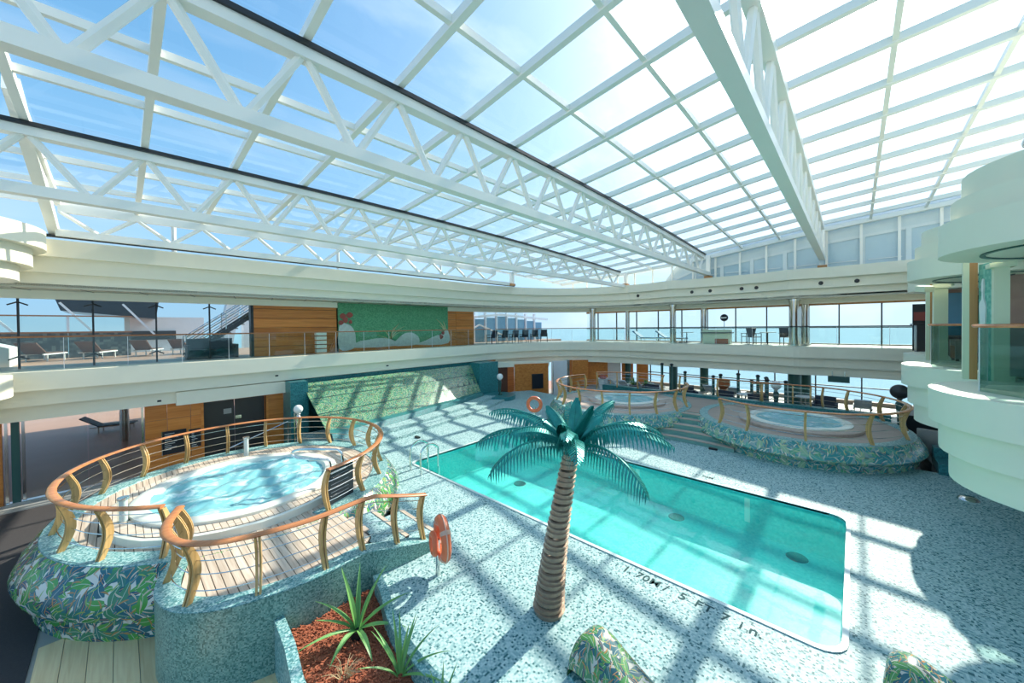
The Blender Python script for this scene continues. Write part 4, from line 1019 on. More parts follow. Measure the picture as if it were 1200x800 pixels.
# railings on the platform
ringA = []
for a in range(G1+4, 360+G0-1, 4): ringA.append(ringpt(a, TR)+(ZD+.02,))
HR = .86
la = len(ringA)
railing('railing', ringA, HR, 'curved wooden railing with bowed posts and steel wires round the near hot tub', [i/17 for i in range(18)], TC+(0,))
LB = [(p[0], p[1], ZD+.02) for p in offset2(LOBE, .14)]+[(3.05, 6.2, ZD+.02), (3.4, 6.15, ZD-.08), (3.75, 6.12, ZD-.18), (4.02, 6.1, ZD-.25)]
LBs = [Vector(p) for p in LB]
railing('railing', LB, HR, 'wooden railing with bowed posts along the front lobe, falling to the pool deck', [.0, .045, .13, .30, .47, .64, .76, .88, .985], (2.2, 8.6, 0))
# sign board hung inside the ring railing
t = thing('rules_board', (2.75, 8.0, ZD), 'dark blue rules board with white lines hung on the railing end', 'sign')
a, b = Vector(ringpt(G1+5, TR-.12)), Vector(ringpt(G1+19, TR-.12)); d = (b-a).normalized(); nrm = Vector((d.y, -d.x))
MB().bar((a.x, a.y, ZD+.44), (b.x, b.y, ZD+.44), .025, .78).build('board', M_BOARD, t)
m0 = a+nrm*.016
for k in range(7):
    z = ZD+.72-k*.085; s0 = .14; s1 = .8 if k else .7; hh = .014 if k else .04
    p0, p1 = a.lerp(b, s0)+nrm*.016, a.lerp(b, s1)+nrm*.016
    MB().bar((p0.x, p0.y, z), (p1.x, p1.y, z), .004, hh*.6 if k else hh).build('writing_line', M_ARTW if k == 0 else M_GREYTXT, t)
# frosted bollard lights
for (x, y, z), lb in (((.0, 10.35, ZD), 'frosted glass bollard light at the front left of the near hot tub'), ((2.55, 13.35, ZD), 'frosted glass bollard light behind the near hot tub')):
    t = thing('bollard_light', (x, y, z), lb, 'light', 'bollard lights')
    MB().lathe([(.085, z), (.085, z+.62)], 16, x, y).build('tube', M_GREENG, t, True)
    MB().lathe([(.06, z+.02), (.06, z+.6)], 12, x, y).build('frosted_core', M_GRAYBLD, t, True)
    MB().lathe([(.001, z+.64), (.085, z+.64), (.09, z+.61), (.088, z+.6)], 16, x, y).build('cap', M_STEEL, t, True)
    MB().lathe([(.12, z), (.12, z+.03), (.086, z+.05)], 16, x, y).build('foot', M_STEEL, t, True)
# grab rail by the tub
def grab(pts, name, label, r=.026):
    o = MB().tube([tuple(p) for p in crom(pts, 6)], r, 8).build(name, M_STEEL, smooth=True, loc=pts[0]); tag(o, label, 'grab rail'); return o
grab([(3.52, 8.75, ZD), (3.52, 8.75, ZD+.8), (3.47, 8.81, ZD+1.0), (3.3, 9.0, ZD+1.03), (2.84, 9.52, ZD+1.03), (2.72, 9.66, ZD+.93), (2.84, 9.52, ZD+.82), (3.2, 9.1, ZD+.8), (3.32, 8.97, ZD+.7), (3.33, 8.96, ZD)], 'grab_rail', 'bent steel grab rail at the right side of the near hot tub')
# steel stair rail behind the platform by the service door
t = thing('stair_rail', (3.6, 16.2, ZM), 'slanted steel stair rail in front of the dark service door', 'railing')
MB().tube([(2.6, 16.4, .05), (4.4, 16.0, .75), (4.4, 16.0, ZM)], .025, 6).build('rail', M_STEEL, t); MB().tube([(2.6, 16.4, .05), (2.6, 16.4, ZM)], .025, 6).build('post', M_STEEL, t); MB().tube([(4.6, 15.9, 1.05), (4.6, 15.9, ZM)], .025, 6).build('post', M_STEEL, t)

# ------------------------------------------------------------------ planter with agaves
pl = thing('planter', (2.1, 4.6, ZM), 'curved tiled planter bed of red bark at the bottom, below the front lobe', 'planter')
ZMU = -.16
cin = offset2(CURB, -.13)
mb = MB(); skin2(mb, CURB, [(.0, 0.0), (.0, .1), (-.13, .1), (-.13, -.6)], uv=False, flip=True); mb.build('curb', M_COPING, pl)
left_curb = [(1.46, 6.12), (1.42, 5.5), (1.33, 4.9), (1.28, 4.2), (1.3, 3.0)]
mb = MB(); skin2(mb, left_curb, [(-.0, ZM), (-.0, .1), (.13, .1), (.13, ZMU-.1)], uv=False); mb.build('curb', M_COPING, pl)
bed = [(q[0], q[1]) for q in cin[::-1]]+[(2.85, 6.05), (1.9, 6.02), (1.5, 6.15)]+[(p[0]+.1, p[1]) for p in left_curb[1:]]
bed = [(p[0], p[1]) for p in bed]
mb = MB(); mb.prism(bed[::-1] if False else bed, ZM, ZMU); so2 = mb.build('soil', M_MULCH, pl)
# bark chips, too many to count
mb = MB(); rnd = random.Random(3); n = 0
while n < 5200:
    x, y = rnd.uniform(1.3, 2.95), rnd.uniform(2.8, 6.1)
    if not inpoly(x, y, bed): continue
    n += 1; l = rnd.uniform(.015, .045); w = l*rnd.uniform(.3, .6); a = rnd.uniform(0, PI); tz = rnd.uniform(-.5, .5); c, s_ = math.cos(a), math.sin(a)
    z = ZMU+rnd.uniform(.0, .03)
    P4 = [(x+c*l*i-s_*w*j, y+s_*l*i+c*w*j, z+tz*l*i+.01) for i, j in ((-.5, -.5), (.5, -.5), (.5, .5), (-.5, .5))]
    mb.add(P4+[(q[0], q[1], q[2]-.01) for q in P4], [(0, 1, 2, 3), (0, 4, 5, 1), (1, 5, 6, 2), (2, 6, 7, 3), (3, 7, 4, 0)])
bk = mb.build('bark_chips', M_MULCH, pl); bk['kind'] = 'stuff'
def agave(x, y, z, specs, label, pot=True, mat=M_AGAVE):
    t = thing('agave', (x, y, z), label, 'plant', 'agave plants in the bark bed')
    if pot: MB().lathe([(.001, z), (.085, z), (.10, z+.14), (.085, z+.14), (.08, z+.12), (.001, z+.12)], 14, x, y).build('pot', M_BLACK, t, True)
    for az, ln, el, droop, w in specs:
        mb = MB(); ns = 9; L0, M0, R0_, B0 = [], [], [], []
        px, pz = 0., z+.12; ang = el
        ca, sa = math.cos(R(az)), math.sin(R(az))
        for k in range(ns+1):
            u = k/ns; ww = w*(.55+.9*u if u < .35 else (.865*(1-u)/.65)**.8+.0)
            ww = max(ww, .0015); r = .03+px
            c = Vector((x+ca*r, y+sa*r, pz)); sd = Vector((-sa, ca, 0)); upv = Vector((-ca*math.sin(R(ang)), -sa*math.sin(R(ang)), math.cos(R(ang))))
            L0.append(c+sd*ww+upv*ww*.45); M0.append(c); R0_.append(c-sd*ww+upv*ww*.45); B0.append(c-upv*.012*(1-u*.8))
            px += ln/ns*math.cos(R(ang)); pz += ln/ns*math.sin(R(ang)); ang -= droop/ns
        mb.grid([L0, M0, R0_, B0, L0], uv=False); mb.build('leaf', mat, t, True)
    return t
random.seed(11)
agave(2.28, 5.25, ZMU, [(135, .72, 55, 40, .042), (175, .76, 25, 35, .042), (95, .84, 72, 25, .048), (60, .82, 66, 25, .044), (20, .82, 60, 35, .044), (-15, .80, 35, 40, .044), (-50, .72, 22, 40, .046), (-95, .58, 15, 60, .05), (-150, .58, 25, 70, .05), (115, .86, 82, 20, .046), (-20, .84, 75, 20, .044), (150, .58, 40, 30, .038)],
      'spiky green agave in a black pot standing on the bark, nearest the railing')
agave(2.33, 4.15, ZMU, [(a, .62+random.uniform(-.1, .12), e, d_, .028) for a, e, d_ in ((120, 66, 30), (60, 70, 30), (80, 80, 20), (30, 62, 30), (-10, 55, 40), (-40, 42, 45), (160, 50, 40), (10, 75, 25), (100, 55, 40), (-70, 30, 40), (45, 50, 40))],
      'second spiky agave cut by the bottom edge of the picture', pot=False)
agave(2.42, 3.42, ZMU, [(a, .42, e, 25, .022) for a, e in ((45, 75), (100, 80), (10, 65), (-40, 60), (140, 60))], 'small agave tip at the bottom edge beside the curb', pot=False)
t = thing('dry_grass_tuft', (1.88, 4.75, ZMU), 'pale dry grass tuft on the bark beside the second agave', 'plant')
for k in range(26):
    a = random.uniform(0, 2*PI); l = random.uniform(.15, .32); e = random.uniform(.6, 1.35)
    p0 = Vector((1.88+.03*math.cos(a), 4.75+.03*math.sin(a), ZMU)); p1 = p0+Vector((math.cos(a)*math.cos(e), math.sin(a)*math.cos(e), math.sin(e)))*l*.6; p2 = p1+Vector((math.cos(a), math.sin(a), .3))*l*.35
    MB().tube([p0, p1, p2], [.006, .005, .002], 4).build('grass_blade', M_DRY, t)

# ------------------------------------------------------------------ life ring on its post
t = thing('life_ring', (3.72, 5.3, 0), 'orange life ring on a short steel post beside the railing end', 'life ring', 'life rings')
MB().tube([(3.72, 5.3, 0), (3.72, 5.3, .62)], .04, 10).build('post', M_STEEL, t, True)
axis = Vector((.92, -.38, .0)).normalized()    # ring faces along this
def torus(c, ax, Rr, r, n=28, m=10, a0=0, a1=2*PI):
    ax = Vector(ax).normalized(); u = ax.cross(Vector((0, 0, 1))).normalized(); v = u.cross(ax)
    full = a1-a0 > 6.28; pts = []
    for i in range(n if full else n+1):
        a = a0+(a1-a0)*i/n; pts.append(Vector(c)+(u*math.cos(a)+v*math.sin(a))*Rr)
    return MB().tube(pts, r, m, closed=full)
rc = (3.80, 5.27, .62)
torus(rc, axis, .30, .085).build('ring', M_PLASTIC, t, True)
for a in (.6, 2.2, 3.8, 5.4): torus(rc, axis, .30, .094, 3, 10, a, a+.2).build('strap', M_ROPE, t, True)
torus(rc, axis, .385, .012, 32, 5).build('grab_line', M_ROPE, t, True)
torus((3.66, 5.33, .56), axis, .16, .05, 16, 8).build('rescue_bag', M_PLASTIC, t, True)
t = thing('life_ring', (12.6, 10.4, 0), 'orange life ring far off behind the palm crown', 'life ring', 'life rings')
MB().tube([(12.6, 10.4, 0), (12.6, 10.4, .7)], .04, 8).build('post', M_STEEL, t, True); torus((12.55, 10.4, .85), (1, .6, 0), .29, .08, 22, 8).build('ring', M_PLASTIC, t, True)

# ------------------------------------------------------------------ pool ladder
t = thing('pool_ladder', (6.5, 9.5, 0), 'steel pool ladder with two arched handrails at the near left pool corner', 'ladder')
for y in (9.25, 9.8):
    MB().tube([tuple(p) for p in crom([(5.95, y, 0), (5.95, y, .55), (6.02, y, .74), (6.25, y, .84), (6.48, y, .74), (6.56, y, .5), (6.56, y, -.9)], 6)], .03, 8).build('handrail', M_STEEL, t, True)
for z in (-.2, -.5, -.8): MB().box(6.5, 6.62, 9.25, 9.8, z-.02, z+.02).build('rung', M_STEEL, t)

# ------------------------------------------------------------------ metal palm
def palm():
    bx, by = 4.37, 3.38
    t = thing('metal_palm', (bx, by, 0), 'tall decorative palm with ringed bronze trunk and teal metal fronds by the pool', 'palm')
    ns = 30; hz = 2.48
    def ctr(u): return Vector((bx+.38*u**1.3*.72, by-.38*u**1.3*.69, hz*u))
    for i in range(ns):
        u0, u1 = i/ns, (i+1)/ns; a, b = ctr(u0), ctr(u1); r = .225-.115*u0**.8
        mb = MB(); rows = []
        for rr_, w in ((r*.86, 0), (r*.98, .08), (r*1.0, .45), (r*1.07, .8), (r*1.09, .92), (r*.86, 1.02)):
            c = a.lerp(b, w); rows.append([(c.x+rr_*math.cos(2*PI*k/18), c.y+rr_*math.sin(2*PI*k/18), c.z+.012*math.sin(2*PI*k/18+i*2.1)) for k in range(18)])
        mb.grid(rows, closed_u=True, uv=False); mb.build('trunk_ring', M_TRUNK, t, True)
    top = ctr(1.0); rnd = random.Random(5)
    MB().sphere((top.x, top.y, top.z+.02), .16, 14, 8, .9).build('crown_hub', M_FROND, t, True)
    specs = []
    for k in range(9): specs.append((k*40+12+rnd.uniform(-8, 8), rnd.uniform(1.4, 1.65), rnd.uniform(22, 40), rnd.uniform(62, 86)))
    for k in range(6): specs.append((k*60+40+rnd.uniform(-10, 10), rnd.uniform(1.0, 1.25), rnd.uniform(42, 60), rnd.uniform(60, 85)))
    for k in range(6): specs.append((k*60+20, rnd.uniform(.55, .75), rnd.uniform(62, 84), rnd.uniform(35, 75)))
    for az, ln, el, droop in specs:
        n = 20; ca, sa = math.cos(R(az)), math.sin(R(az)); sd = Vector((-sa, ca, 0)); rad = Vector((ca, sa, 0)); pts = []; angs = []
        p = Vector((top.x, top.y, top.z+.04))+rad*.06; ang = el
        for k in range(n+1):
            pts.append(p.copy()); angs.append(ang); p = p+(rad*math.cos(R(ang))+Vector((0, 0, math.sin(R(ang)))))*(ln/n); ang -= droop/n*(.6+.8*k/n)
        fr = MB().tube(pts, [.022-.016*k/n for k in range(n+1)], 6).build('frond', M_FROND, t, True)
        mb = MB()
        for k in range(1, 27):
            u = k/26; i = min(n-1, int(u*n)); q = pts[i].lerp(pts[i+1], u*n-i); A = R(angs[i]); fw = rad*math.cos(A)+Vector((0, 0, math.sin(A))); upv = Vector((0, 0, math.cos(A)))-rad*math.sin(A)
            l = .33*(math.sin(PI*min(1, .2+u*.72)))**.7*(1 if u < .93 else .7)*(ln/1.25)**.4; w = .034
            for s in (-1, 1):
                out = (sd*s*.62+fw*.38+upv*.05).normalized(); dr = Vector((0, 0, -1))
                b0 = q; m1 = q+out*l*.42+dr*l*.22; e = q+out*l*.62+dr*l*.88; wv = fw*w
                v = [b0-wv*.4, b0+wv*.4, m1-wv*.55+upv*.004, m1+wv*.55, e]; up = upv*.006
                v += [x_-up for x_ in v[:4]]
                mb.add(v, [(0, 1, 3, 2), (2, 3, 4), (5, 7, 8, 6), (7, 4, 8), (0, 2, 7, 5), (1, 6, 8, 3), (2, 4, 7), (3, 8, 4)])
        lf = mb.build('leaflets', M_FROND); lf.parent = fr; lf['kind'] = 'stuff'
        # vertices were given in world space; frond object is local to the palm base
        pl_ = t.location; me = lf.data
        me.transform(Matrix.Translation(-pl_))
palm()

# ------------------------------------------------------------------ leaf-tiled loungers at the bottom edge
def tiled_lounger(x, y, rz, label, s=1.):
    t = thing('tiled_lounger', (x, y, 0), label, 'lounger', rz=rz, world=False)
    prof = [(-.42, 0), (-.40, .35), (-.30, .50), (-.12, .52), (.1, .42), (.5, .26), (.9, .2), (1.3, .24), (1.5, .2), (1.52, 0)]
    P = [tuple(q) for q in crom(prof, 4)]; n = len(P)
    rows = []
    for q in range(-6, 7):
        a_ = q/6; k = max(.05, (1-abs(a_)**3.2))**.42; rows.append([(p[0]*s, .31*a_*s*(1-.06*(1-k)), p[1]*k*s) for p in P])
    mb = MB(); mb.grid(rows); m = len(mb.v)
    mb.build('tiled_body', M_LEAFS, t, True)
    MB().box(-.40*s, 1.5*s, -.3*s, .3*s, 0, .03).build('plinth', M_COPING, t)
tiled_lounger(3.93, 2.13, R(-97), 'leaf-tiled curved stone lounger at the bottom edge right of the palm')
tiled_lounger(5.97, -.67, R(-97), 'leaf-tiled curved stone lounger at the bottom right corner')

# ------------------------------------------------------------------ far hot tub terrace
ZF = .75
FT = [((16.25, 8.2), 3.0, (16.35, 7.9), 1.45), ((17.0, 1.65), 3.0, (16.55, 1.5), 1.5)]
fp = thing('far_terrace', (17.5, 5, 0), 'raised planked terrace with leaf-tiled flank carrying the two far hot tubs', 'platform')
for (c, r, _, _), (a0, a1) in zip(FT, ((85, 310), (55, 330))):
    mb = MB(); mb.lathe([(r+.10, ZF), (r+.14, ZF-.04), (r+.3, ZF-.28), (r+.34, ZF-.42), (r+.26, ZF-.52), (r+.16, ZF-.56), (r+.14, .06), (r+.16, .05), (r+.16, 0)], 56, c[0], c[1], R(a0), R(a1), uv=True)
    mb.build('leaf_flank', M_LEAFF, fp, True)
    mb = MB(); mb.lathe([(r+.10, ZF), (r+.09, ZF+.015), (r-.2, ZF+.015), (r-.21, ZF-.02)], 56, c[0], c[1], R(a0-40), R(a1+30)); mb.build('coping', M_COPING, fp)
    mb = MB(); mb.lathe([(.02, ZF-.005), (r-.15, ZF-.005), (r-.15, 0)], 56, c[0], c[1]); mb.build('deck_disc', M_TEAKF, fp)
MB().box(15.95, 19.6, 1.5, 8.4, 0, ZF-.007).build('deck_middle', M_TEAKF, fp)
MB().box(19.3, 19.7, -1.0, 10.8, 0, ZF+.12).build('back_coping', M_TEALWALL, fp)
# stairs between the tubs
st = thing('terrace_stairs', (15, 4.5, 0), 'five teal steps with pale wooden nosings between the two far hot tubs', 'stairs')
for k in range(5):
    x0 = 14.1+.38*k; z = .15*(k+1) if k < 4 else ZF-.01
    ed = [(x0+.10*math.cos(PI*(i/10-.5))-.1, 2.95+3.0*i/10) for i in range(11)]
    poly = [(16.1, 2.95), (16.1, 5.95)]+ed[::-1]
    MB().prism(poly, 0, z-.02).build('step', M_TILEWALL, st)
    nose = [(p[0]-.02, p[1]) for p in ed]; back = [(p[0]+.16, p[1]) for p in ed]
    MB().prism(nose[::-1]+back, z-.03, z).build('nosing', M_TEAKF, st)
labels = ['calm far hot tub on the left, behind the palm crown', 'calm far hot tub on the right of the far steps']
for (c, r, tc, tr), lb in zip(FT, labels):
    t = thing('hot_tub', (tc[0], tc[1], ZF), lb, 'hot tub', 'hot tubs')
    z = ZF+.12
    MB().lathe([(tr+.28, ZF), (tr+.28, z-.03), (tr+.25, z-.01), (tr-.02, z-.01)], 48, tc[0], tc[1]).build('step_ring', M_TEAKF, t, True)
    MB().lathe([(tr, z-.02), (tr, z+.03), (tr-.05, z+.05), (tr-.22, z+.05), (tr-.27, z), (tr-.33, z-.35), (.02, z-.4)], 48, tc[0], tc[1]).build('shell', M_ACRYL, t, True)
    MB().lathe([(tr-.272, z-.03), (tr-.34, z-.33), (.02, z-.34)], 40, tc[0], tc[1]).build('tub_lining', M_TUBIN, t, True)
    MB().lathe([(tr-.26, z-.0), (.01, z-.0)], 40, tc[0], tc[1]).build('spa_water', M_SPA2, t)
def circ(c, r, a0, a1, z, n=40): return [(c[0]+r*math.cos(R(a0+(a1-a0)*i/n)), c[1]+r*math.sin(R(a0+(a1-a0)*i/n)), z) for i in range(n+1)]
railing('railing', circ(FT[0][0], 2.95, 65, 300, ZF+.015), .88, 'bowed-post railing along the front of the left far hot tub', [i/11 for i in range(12)], FT[0][0]+(0,), detail=False)
railing('railing', circ(FT[0][0], 3.05, 50, -20, ZF+.12, 16), .84, 'bowed-post railing behind the left far hot tub', [0, .3, .6, .98], FT[0][0]+(0,), detail=False)
railing('railing', circ(FT[1][0], 2.95, 140, 330, ZF+.015), .88, 'bowed-post railing along the front of the right far hot tub', [.0, .11, .27, .44, .60, .74, .87, 1.0], FT[1][0]+(0,), detail=False)
railing('railing', circ(FT[1][0], 3.0, 330, 395, ZF+.015, 16), .88, 'bowed-post railing behind the right far hot tub', [.25, .55, .9], FT[1][0]+(0,), detail=False)
railing('railing', [(19.5, 1.2, ZF+.12), (19.5, 3.0, ZF+.12), (19.5, 5.0, ZF+.12), (19.5, 6.6, ZF+.12)], .84, 'straight railing at the back of the far terrace', [.02, .33, .66, .98], (17, 4, 0), detail=False)

# globe lamps
def globe_lamp(x, y, z, hpost, r, label, gm=M_GLOBE, body=M_GREEN):
    t = thing('globe_lamp', (x, y, z), label, 'lamp', 'globe lamps')
    MB().lathe([(.13, z), (.13, z+.05), (.06, z+.08), (.07, z+hpost*.55), (.12, z+hpost*.92), (.05, z+hpost)], 16, x, y).build('post', body, t, True)
    MB().lathe([(.05, z+hpost), (.09, z+hpost+.04), (.05, z+hpost+.09)], 14, x, y).build('collar', M_STEEL, t, True)
    MB().sphere((x, y, z+hpost+.07+r*.92), r, 20, 12).build('globe', gm, t, True)
globe_lamp(4.55, 15.3, 0, 1.08, .16, 'white globe lamp at the left teal pilaster behind the near hot tub', body=M_STEEL)
globe_lamp(15.6, 15.6, .22, .85, .19, 'white globe lamp on a green vase stand at the far teal pilaster')
globe_lamp(19.9, -1.25, -.05, 1.45, .27, 'dark globe lamp on a tall green post right of the far hot tubs', gm=M_DARK)
globe_lamp(20.4, 2.6, -.05, 1.3, .2, 'pale globe lamp behind the railing between the far hot tubs')
MB().lathe([(1.0, 0), (1.0, .2), (.98, .22), (.01, .22)], 28, 15.6, 15.7).build('lamp_plinth', M_TEALWALL, wl)
o = MB().sphere((15.75, -1.15, .09), .09, 12, 8).build('deck_light', M_GLOBE, smooth=True); tag(o, 'tiny pale ball light at the foot of the right far platform', 'light')

# ------------------------------------------------------------------ furniture prototypes
def sun_lounger(mat, frame):
    t = thing('sun_lounger', (0, 0, 0), '', 'lounger', world=False)
    MB().box(-.3, .3, -.95, .35, .30, .35).build('seat', mat, t)
    MB().bar((0, .33, .34), (0, .95, .78), .6, .05, (0, -1, 1)).build('backrest', mat, t)
    for s in (-1, 1): MB().bar((s*.31, -.97, .29), (s*.31, .6, .29), .04, .05).build('side_rail', frame, t)
    for sx in (-1, 1):
        for y in (-.8, .3): MB().bar((sx*.29, y, 0), (sx*.29, y, .28), .04, .04).build('leg', frame, t)
    return t
def dining_chair(mat, frame):
    t = thing('deck_chair', (0, 0, 0), '', 'chair', world=False)
    MB().box(-.24, .24, -.24, .24, .42, .46).build('seat', mat, t)
    MB().bar((0, .24, .45), (0, .34, .95), .46, .04, (0, -1, .2)).build('backrest', mat, t)
    for sx in (-1, 1):
        MB().bar((sx*.26, -.24, .64), (sx*.26, .28, .64), .04, .03).build('armrest', frame, t)
        for sy in (-1, 1): MB().bar((sx*.24, sy*.23, 0), (sx*.24, sy*.23, .64), .03, .03).build('leg', frame, t)
    return t
def table(mat, frame, r=.4, h=.72):
    t = thing('round_table', (0, 0, 0), '', 'table', world=False)
    MB().lathe([(.001, h), (r, h), (r, h-.03), (.001, h-.03)], 20).build('tabletop', mat, t); MB().lathe([(.03, 0), (.03, h-.03)], 8).build('column', frame, t); MB().lathe([(.22, 0), (.22, .02), (.03, .04)], 16).build('foot', frame, t)
    return t
def armchair(mat):
    t = thing('wicker_armchair', (0, 0, 0), '', 'chair', world=False)
    MB().box(-.36, .36, -.36, .3, .12, .42).build('seat', mat, t); MB().bar((0, .3, .12), (0, .42, .88), .78, .1, (0, -1, .2)).build('backrest', mat, t)
    for s in (-1, 1): MB().box(s*.40-.06, s*.40+.06, -.36, .36, .1, .62).build('armrest', mat, t)
    for sx in (-1, 1):
        for sy in (-1, 1): MB().box(sx*.34-.02, sx*.34+.02, sy*.3-.02, sy*.3+.02, 0, .12).build('leg', M_BLACK, t)
    return t
def populate(proto, spots, group):
    for i, (x, y, z, a, lb) in enumerate(spots):
        o = proto if i == 0 else copytree(proto)
        place(o, (x, y, z), R(a), lb); o['group'] = group
# far lower deck: pale loungers by the windows, chairs and tables
ZB = -.05
populate(sun_lounger(M_WHITEF, M_STEEL), [(23.4, 12.2-i*.95, ZB, 90, ['leftmost', 'second from left', 'third from left', 'fourth from left'][i]+' of the pale sun loungers beyond the left far hot tub') for i in range(4)], 'pale loungers by the far lower windows')
populate(armchair(M_NAVY), [(22.6, 1.0, ZB, -90, 'black high-backed armchair behind the right far hot tub'), (21.2, 3.4, ZB, -70, 'black armchair left of the green column pair'), (22.0, 6.9, ZB, -60, 'navy armchair under the thick column'), (21.3, 5.0, ZB, -100, 'navy armchair between the green posts'), (20.9, 8.6, ZB, -80, 'navy armchair beside the potted shrub')], 'dark armchairs on the far lower deck')
populate(table(M_WHITEF, M_STEEL), [(23.4, 1.8, ZB, 0, 'white round table beside the black high-backed armchair'), (22.3, 4.15, ZB, 0, 'white round table between the green posts')], 'white round tables on the far lower deck')
populate(sun_lounger(M_WHITEF, M_DARK), [(24.6, 6.3, ZB, 90, 'pale lounger behind the green posts, left one of three'), (24.6, 5.0, ZB, 90, 'pale lounger behind the green posts, middle one of three'), (24.4, -.3, ZB, 90, 'pale lounger by the windows right of the thickest column')], 'pale loungers behind the green posts')
populate(armchair(M_LINEN), [(18.15, -2.0, -.05, 75, 'taupe woven armchair on the deck under the scalloped balconies'), (20.2, -3.4, -.05, 60, 'second taupe armchair partly hidden under the scalloped balconies')], 'taupe armchairs under the balconies')
o = MB().box(20.4, 21.9, -2.9, -1.4, -.05, .75)
t = thing('dark_cabinet', (21.2, -2.2, -.05), 'low black cabinet behind the taupe armchair', 'cabinet'); o.build('body', M_BLACK, t); MB().box(20.35, 21.95, -2.95, -1.35, .75, .79).build('top', M_DARK, t)
# tall dark green posts
pos = [(23.0, 8.15, 2.3), (23.05, 8.75, 2.3), (23.4, 7.5, 1.85), (23.2, 5.9, 1.75), (23.3, 5.55, 1.85), (23.4, 4.7, 1.95), (23.6, 4.1, 1.6), (23.2, 3.75, 1.95), (23.0, 3.35, 1.9), (22.2, 3.2, 1.9), (22.2, 2.85, 1.6), (23.2, 2.55, 1.75)]
pos.sort(key=lambda q: -q[1]/q[0]); ORD = ['first', 'second', 'third', 'fourth', 'fifth', 'sixth', 'seventh', 'eighth', 'ninth', 'tenth', 'eleventh', 'twelfth']
for i, (x, y, h) in enumerate(pos):
    h -= .4
    t = thing('green_post', (x, y, ZB), ORD[i]+' from the left in the row of slim dark green posts on the far deck', 'post', 'slim green posts on the far lower deck')
    MB().lathe([(.1, ZB), (.1, ZB+.06), (.075, ZB+.1), (.075, ZB+h)], 10, x, y).build('shaft', M_GREEN, t, True); MB().lathe([(.1, ZB+h), (.11, ZB+h+.05), (.07, ZB+h+.1), (.01, ZB+h+.12)], 10, x, y).build('cap', M_BLACK, t, True)
t = thing('plant_stand', (22.6, 5.25, ZB), 'rust-coloured pedestal stand between the green posts', 'stand')
MB().lathe([(.2, ZB), (.12, ZB+.2), (.12, ZB+.8), (.32, ZB+1.0), (.32, ZB+1.35)], 14, 22.6, 5.25).build('pedestal', M_ORANGEC, t, True); MB().lathe([(.001, ZB+1.34), (.32, ZB+1.34)], 14, 22.6, 5.25).build('top', M_BROWNU, t)
def shrub(x, y, z, label, h=.5):
    t = thing('potted_shrub', (x, y, z), label, 'plant', 'potted shrubs on the far lower deck'); rnd = random.Random(int(x*100+y*10))
    MB().lathe([(.001, z), (.2, z), (.26, z+.35), (.22, z+.35), (.001, z+.33)], 14, x, y).build('pot', M_BROWNU, t, True)
    for k in range(26):
        a = rnd.uniform(0, 2*PI); e = rnd.uniform(.3, 1.4); l = h*rnd.uniform(.6, 1.1); d = Vector((math.cos(a)*math.cos(e), math.sin(a)*math.cos(e), math.sin(e))); p = Vector((x, y, z+.33)); s = Vector((-math.sin(a), math.cos(a), 0))*.05
        mb = MB(); mb.add([p, p+d*l*.5+s, p+d*l, p+d*l*.5-s, p+d*l*.5+Vector((0, 0, .015))], [(0, 1, 4), (1, 2, 4), (2, 3, 4), (3, 0, 4), (0, 3, 2, 1)]); mb.build('leaf', M_AGAVE, t)
shrub(21.9, 10.1, ZB+.3, 'leafy potted shrub on the far deck right of the loungers', .6)
shrub(22.1, 9.4, ZB+.3, 'smaller potted shrub under the left green column', .45)
o = MB().box(21.5, 22.4, 9.0, 10.5, ZB, ZB+.3).build('planter_bench', M_BLACK); tag(o, 'long black planter trough carrying the far potted shrubs', 'planter')
t = thing('stone_urn', (20.8, 11.6, ZB), 'pale stone urn with red blossoms at the far lower lobby', 'urn')
MB().lathe([(.2, ZB), (.22, ZB+.05), (.2, ZB+.4), (.32, ZB+1.0), (.35, ZB+1.05), (.3, ZB+1.05), (.001, ZB+1.0)], 18, 20.8, 11.6).build('urn_body', M_WHITEF, t, True); MB().sphere((20.8, 11.6, ZB+1.12), .24, 10, 6, .6).build('blossoms', M_CORAL, t)
railing('railing', [(19.9, 12.9, -.05), (20.5, 13.0, -.05), (21.1, 12.4, -.05), (21.4, 11.4, -.05)], .85, 'small curved railing at the far lobby entrance', [0, .33, .66, 1], (20.3, 11.8, 0), detail=False)
t = thing('hanging_sign', (23.9, .55, 1.45), 'small grey-green hanging sign under the far lower soffit', 'sign')
MB().box(23.88, 23.93, .15, .95, 1.42, 1.72).build('plate', M_GREEN, t); MB().box(23.89, 23.92, .3, .34, 1.7, 1.97).build('hanger', M_STEEL, t); MB().box(23.89, 23.92, .76, .8, 1.7, 1.97).build('hanger', M_STEEL, t)

# ------------------------------------------------------------------ upper deck furniture
populate(sun_lounger(M_BLUEC, M_STEEL), [(25.2, 10.6, ZU-.02, 0, 'blue cushioned lounger behind the far balustrade, left of the thick column'), (25.2, 8.95, ZU-.02, 0, 'blue cushioned lounger touching the thick column on the far upper deck')], 'blue loungers on the far upper deck')
populate(table(M_GREYF, M_DARK), [(25.0, 7.9, ZU-.02, 0, 'grey round table right of the thick column, far upper deck'), (25.2, 3.6, ZU-.02, 0, 'grey round table between the bar stools, far upper deck')], 'grey round tables on the far upper deck')
populate(dining_chair(M_NAVY, M_DARK), [(25.0, 4.2, ZU-.02, 40, 'dark deck chair left of the grey table, far upper deck'), (25.4, 2.75, ZU-.02, -60, 'dark deck chair nearest the thickest column, far upper deck'), (25.95, 4.7, ZU-.02, 160, 'dark deck chair right of the rust counter, far upper deck')], 'dark chairs on the far upper deck')
t = thing('bar_counter', (25.0, 5.9, ZU), 'cream bar counter with dark trim and rust panel on the far upper deck', 'counter')
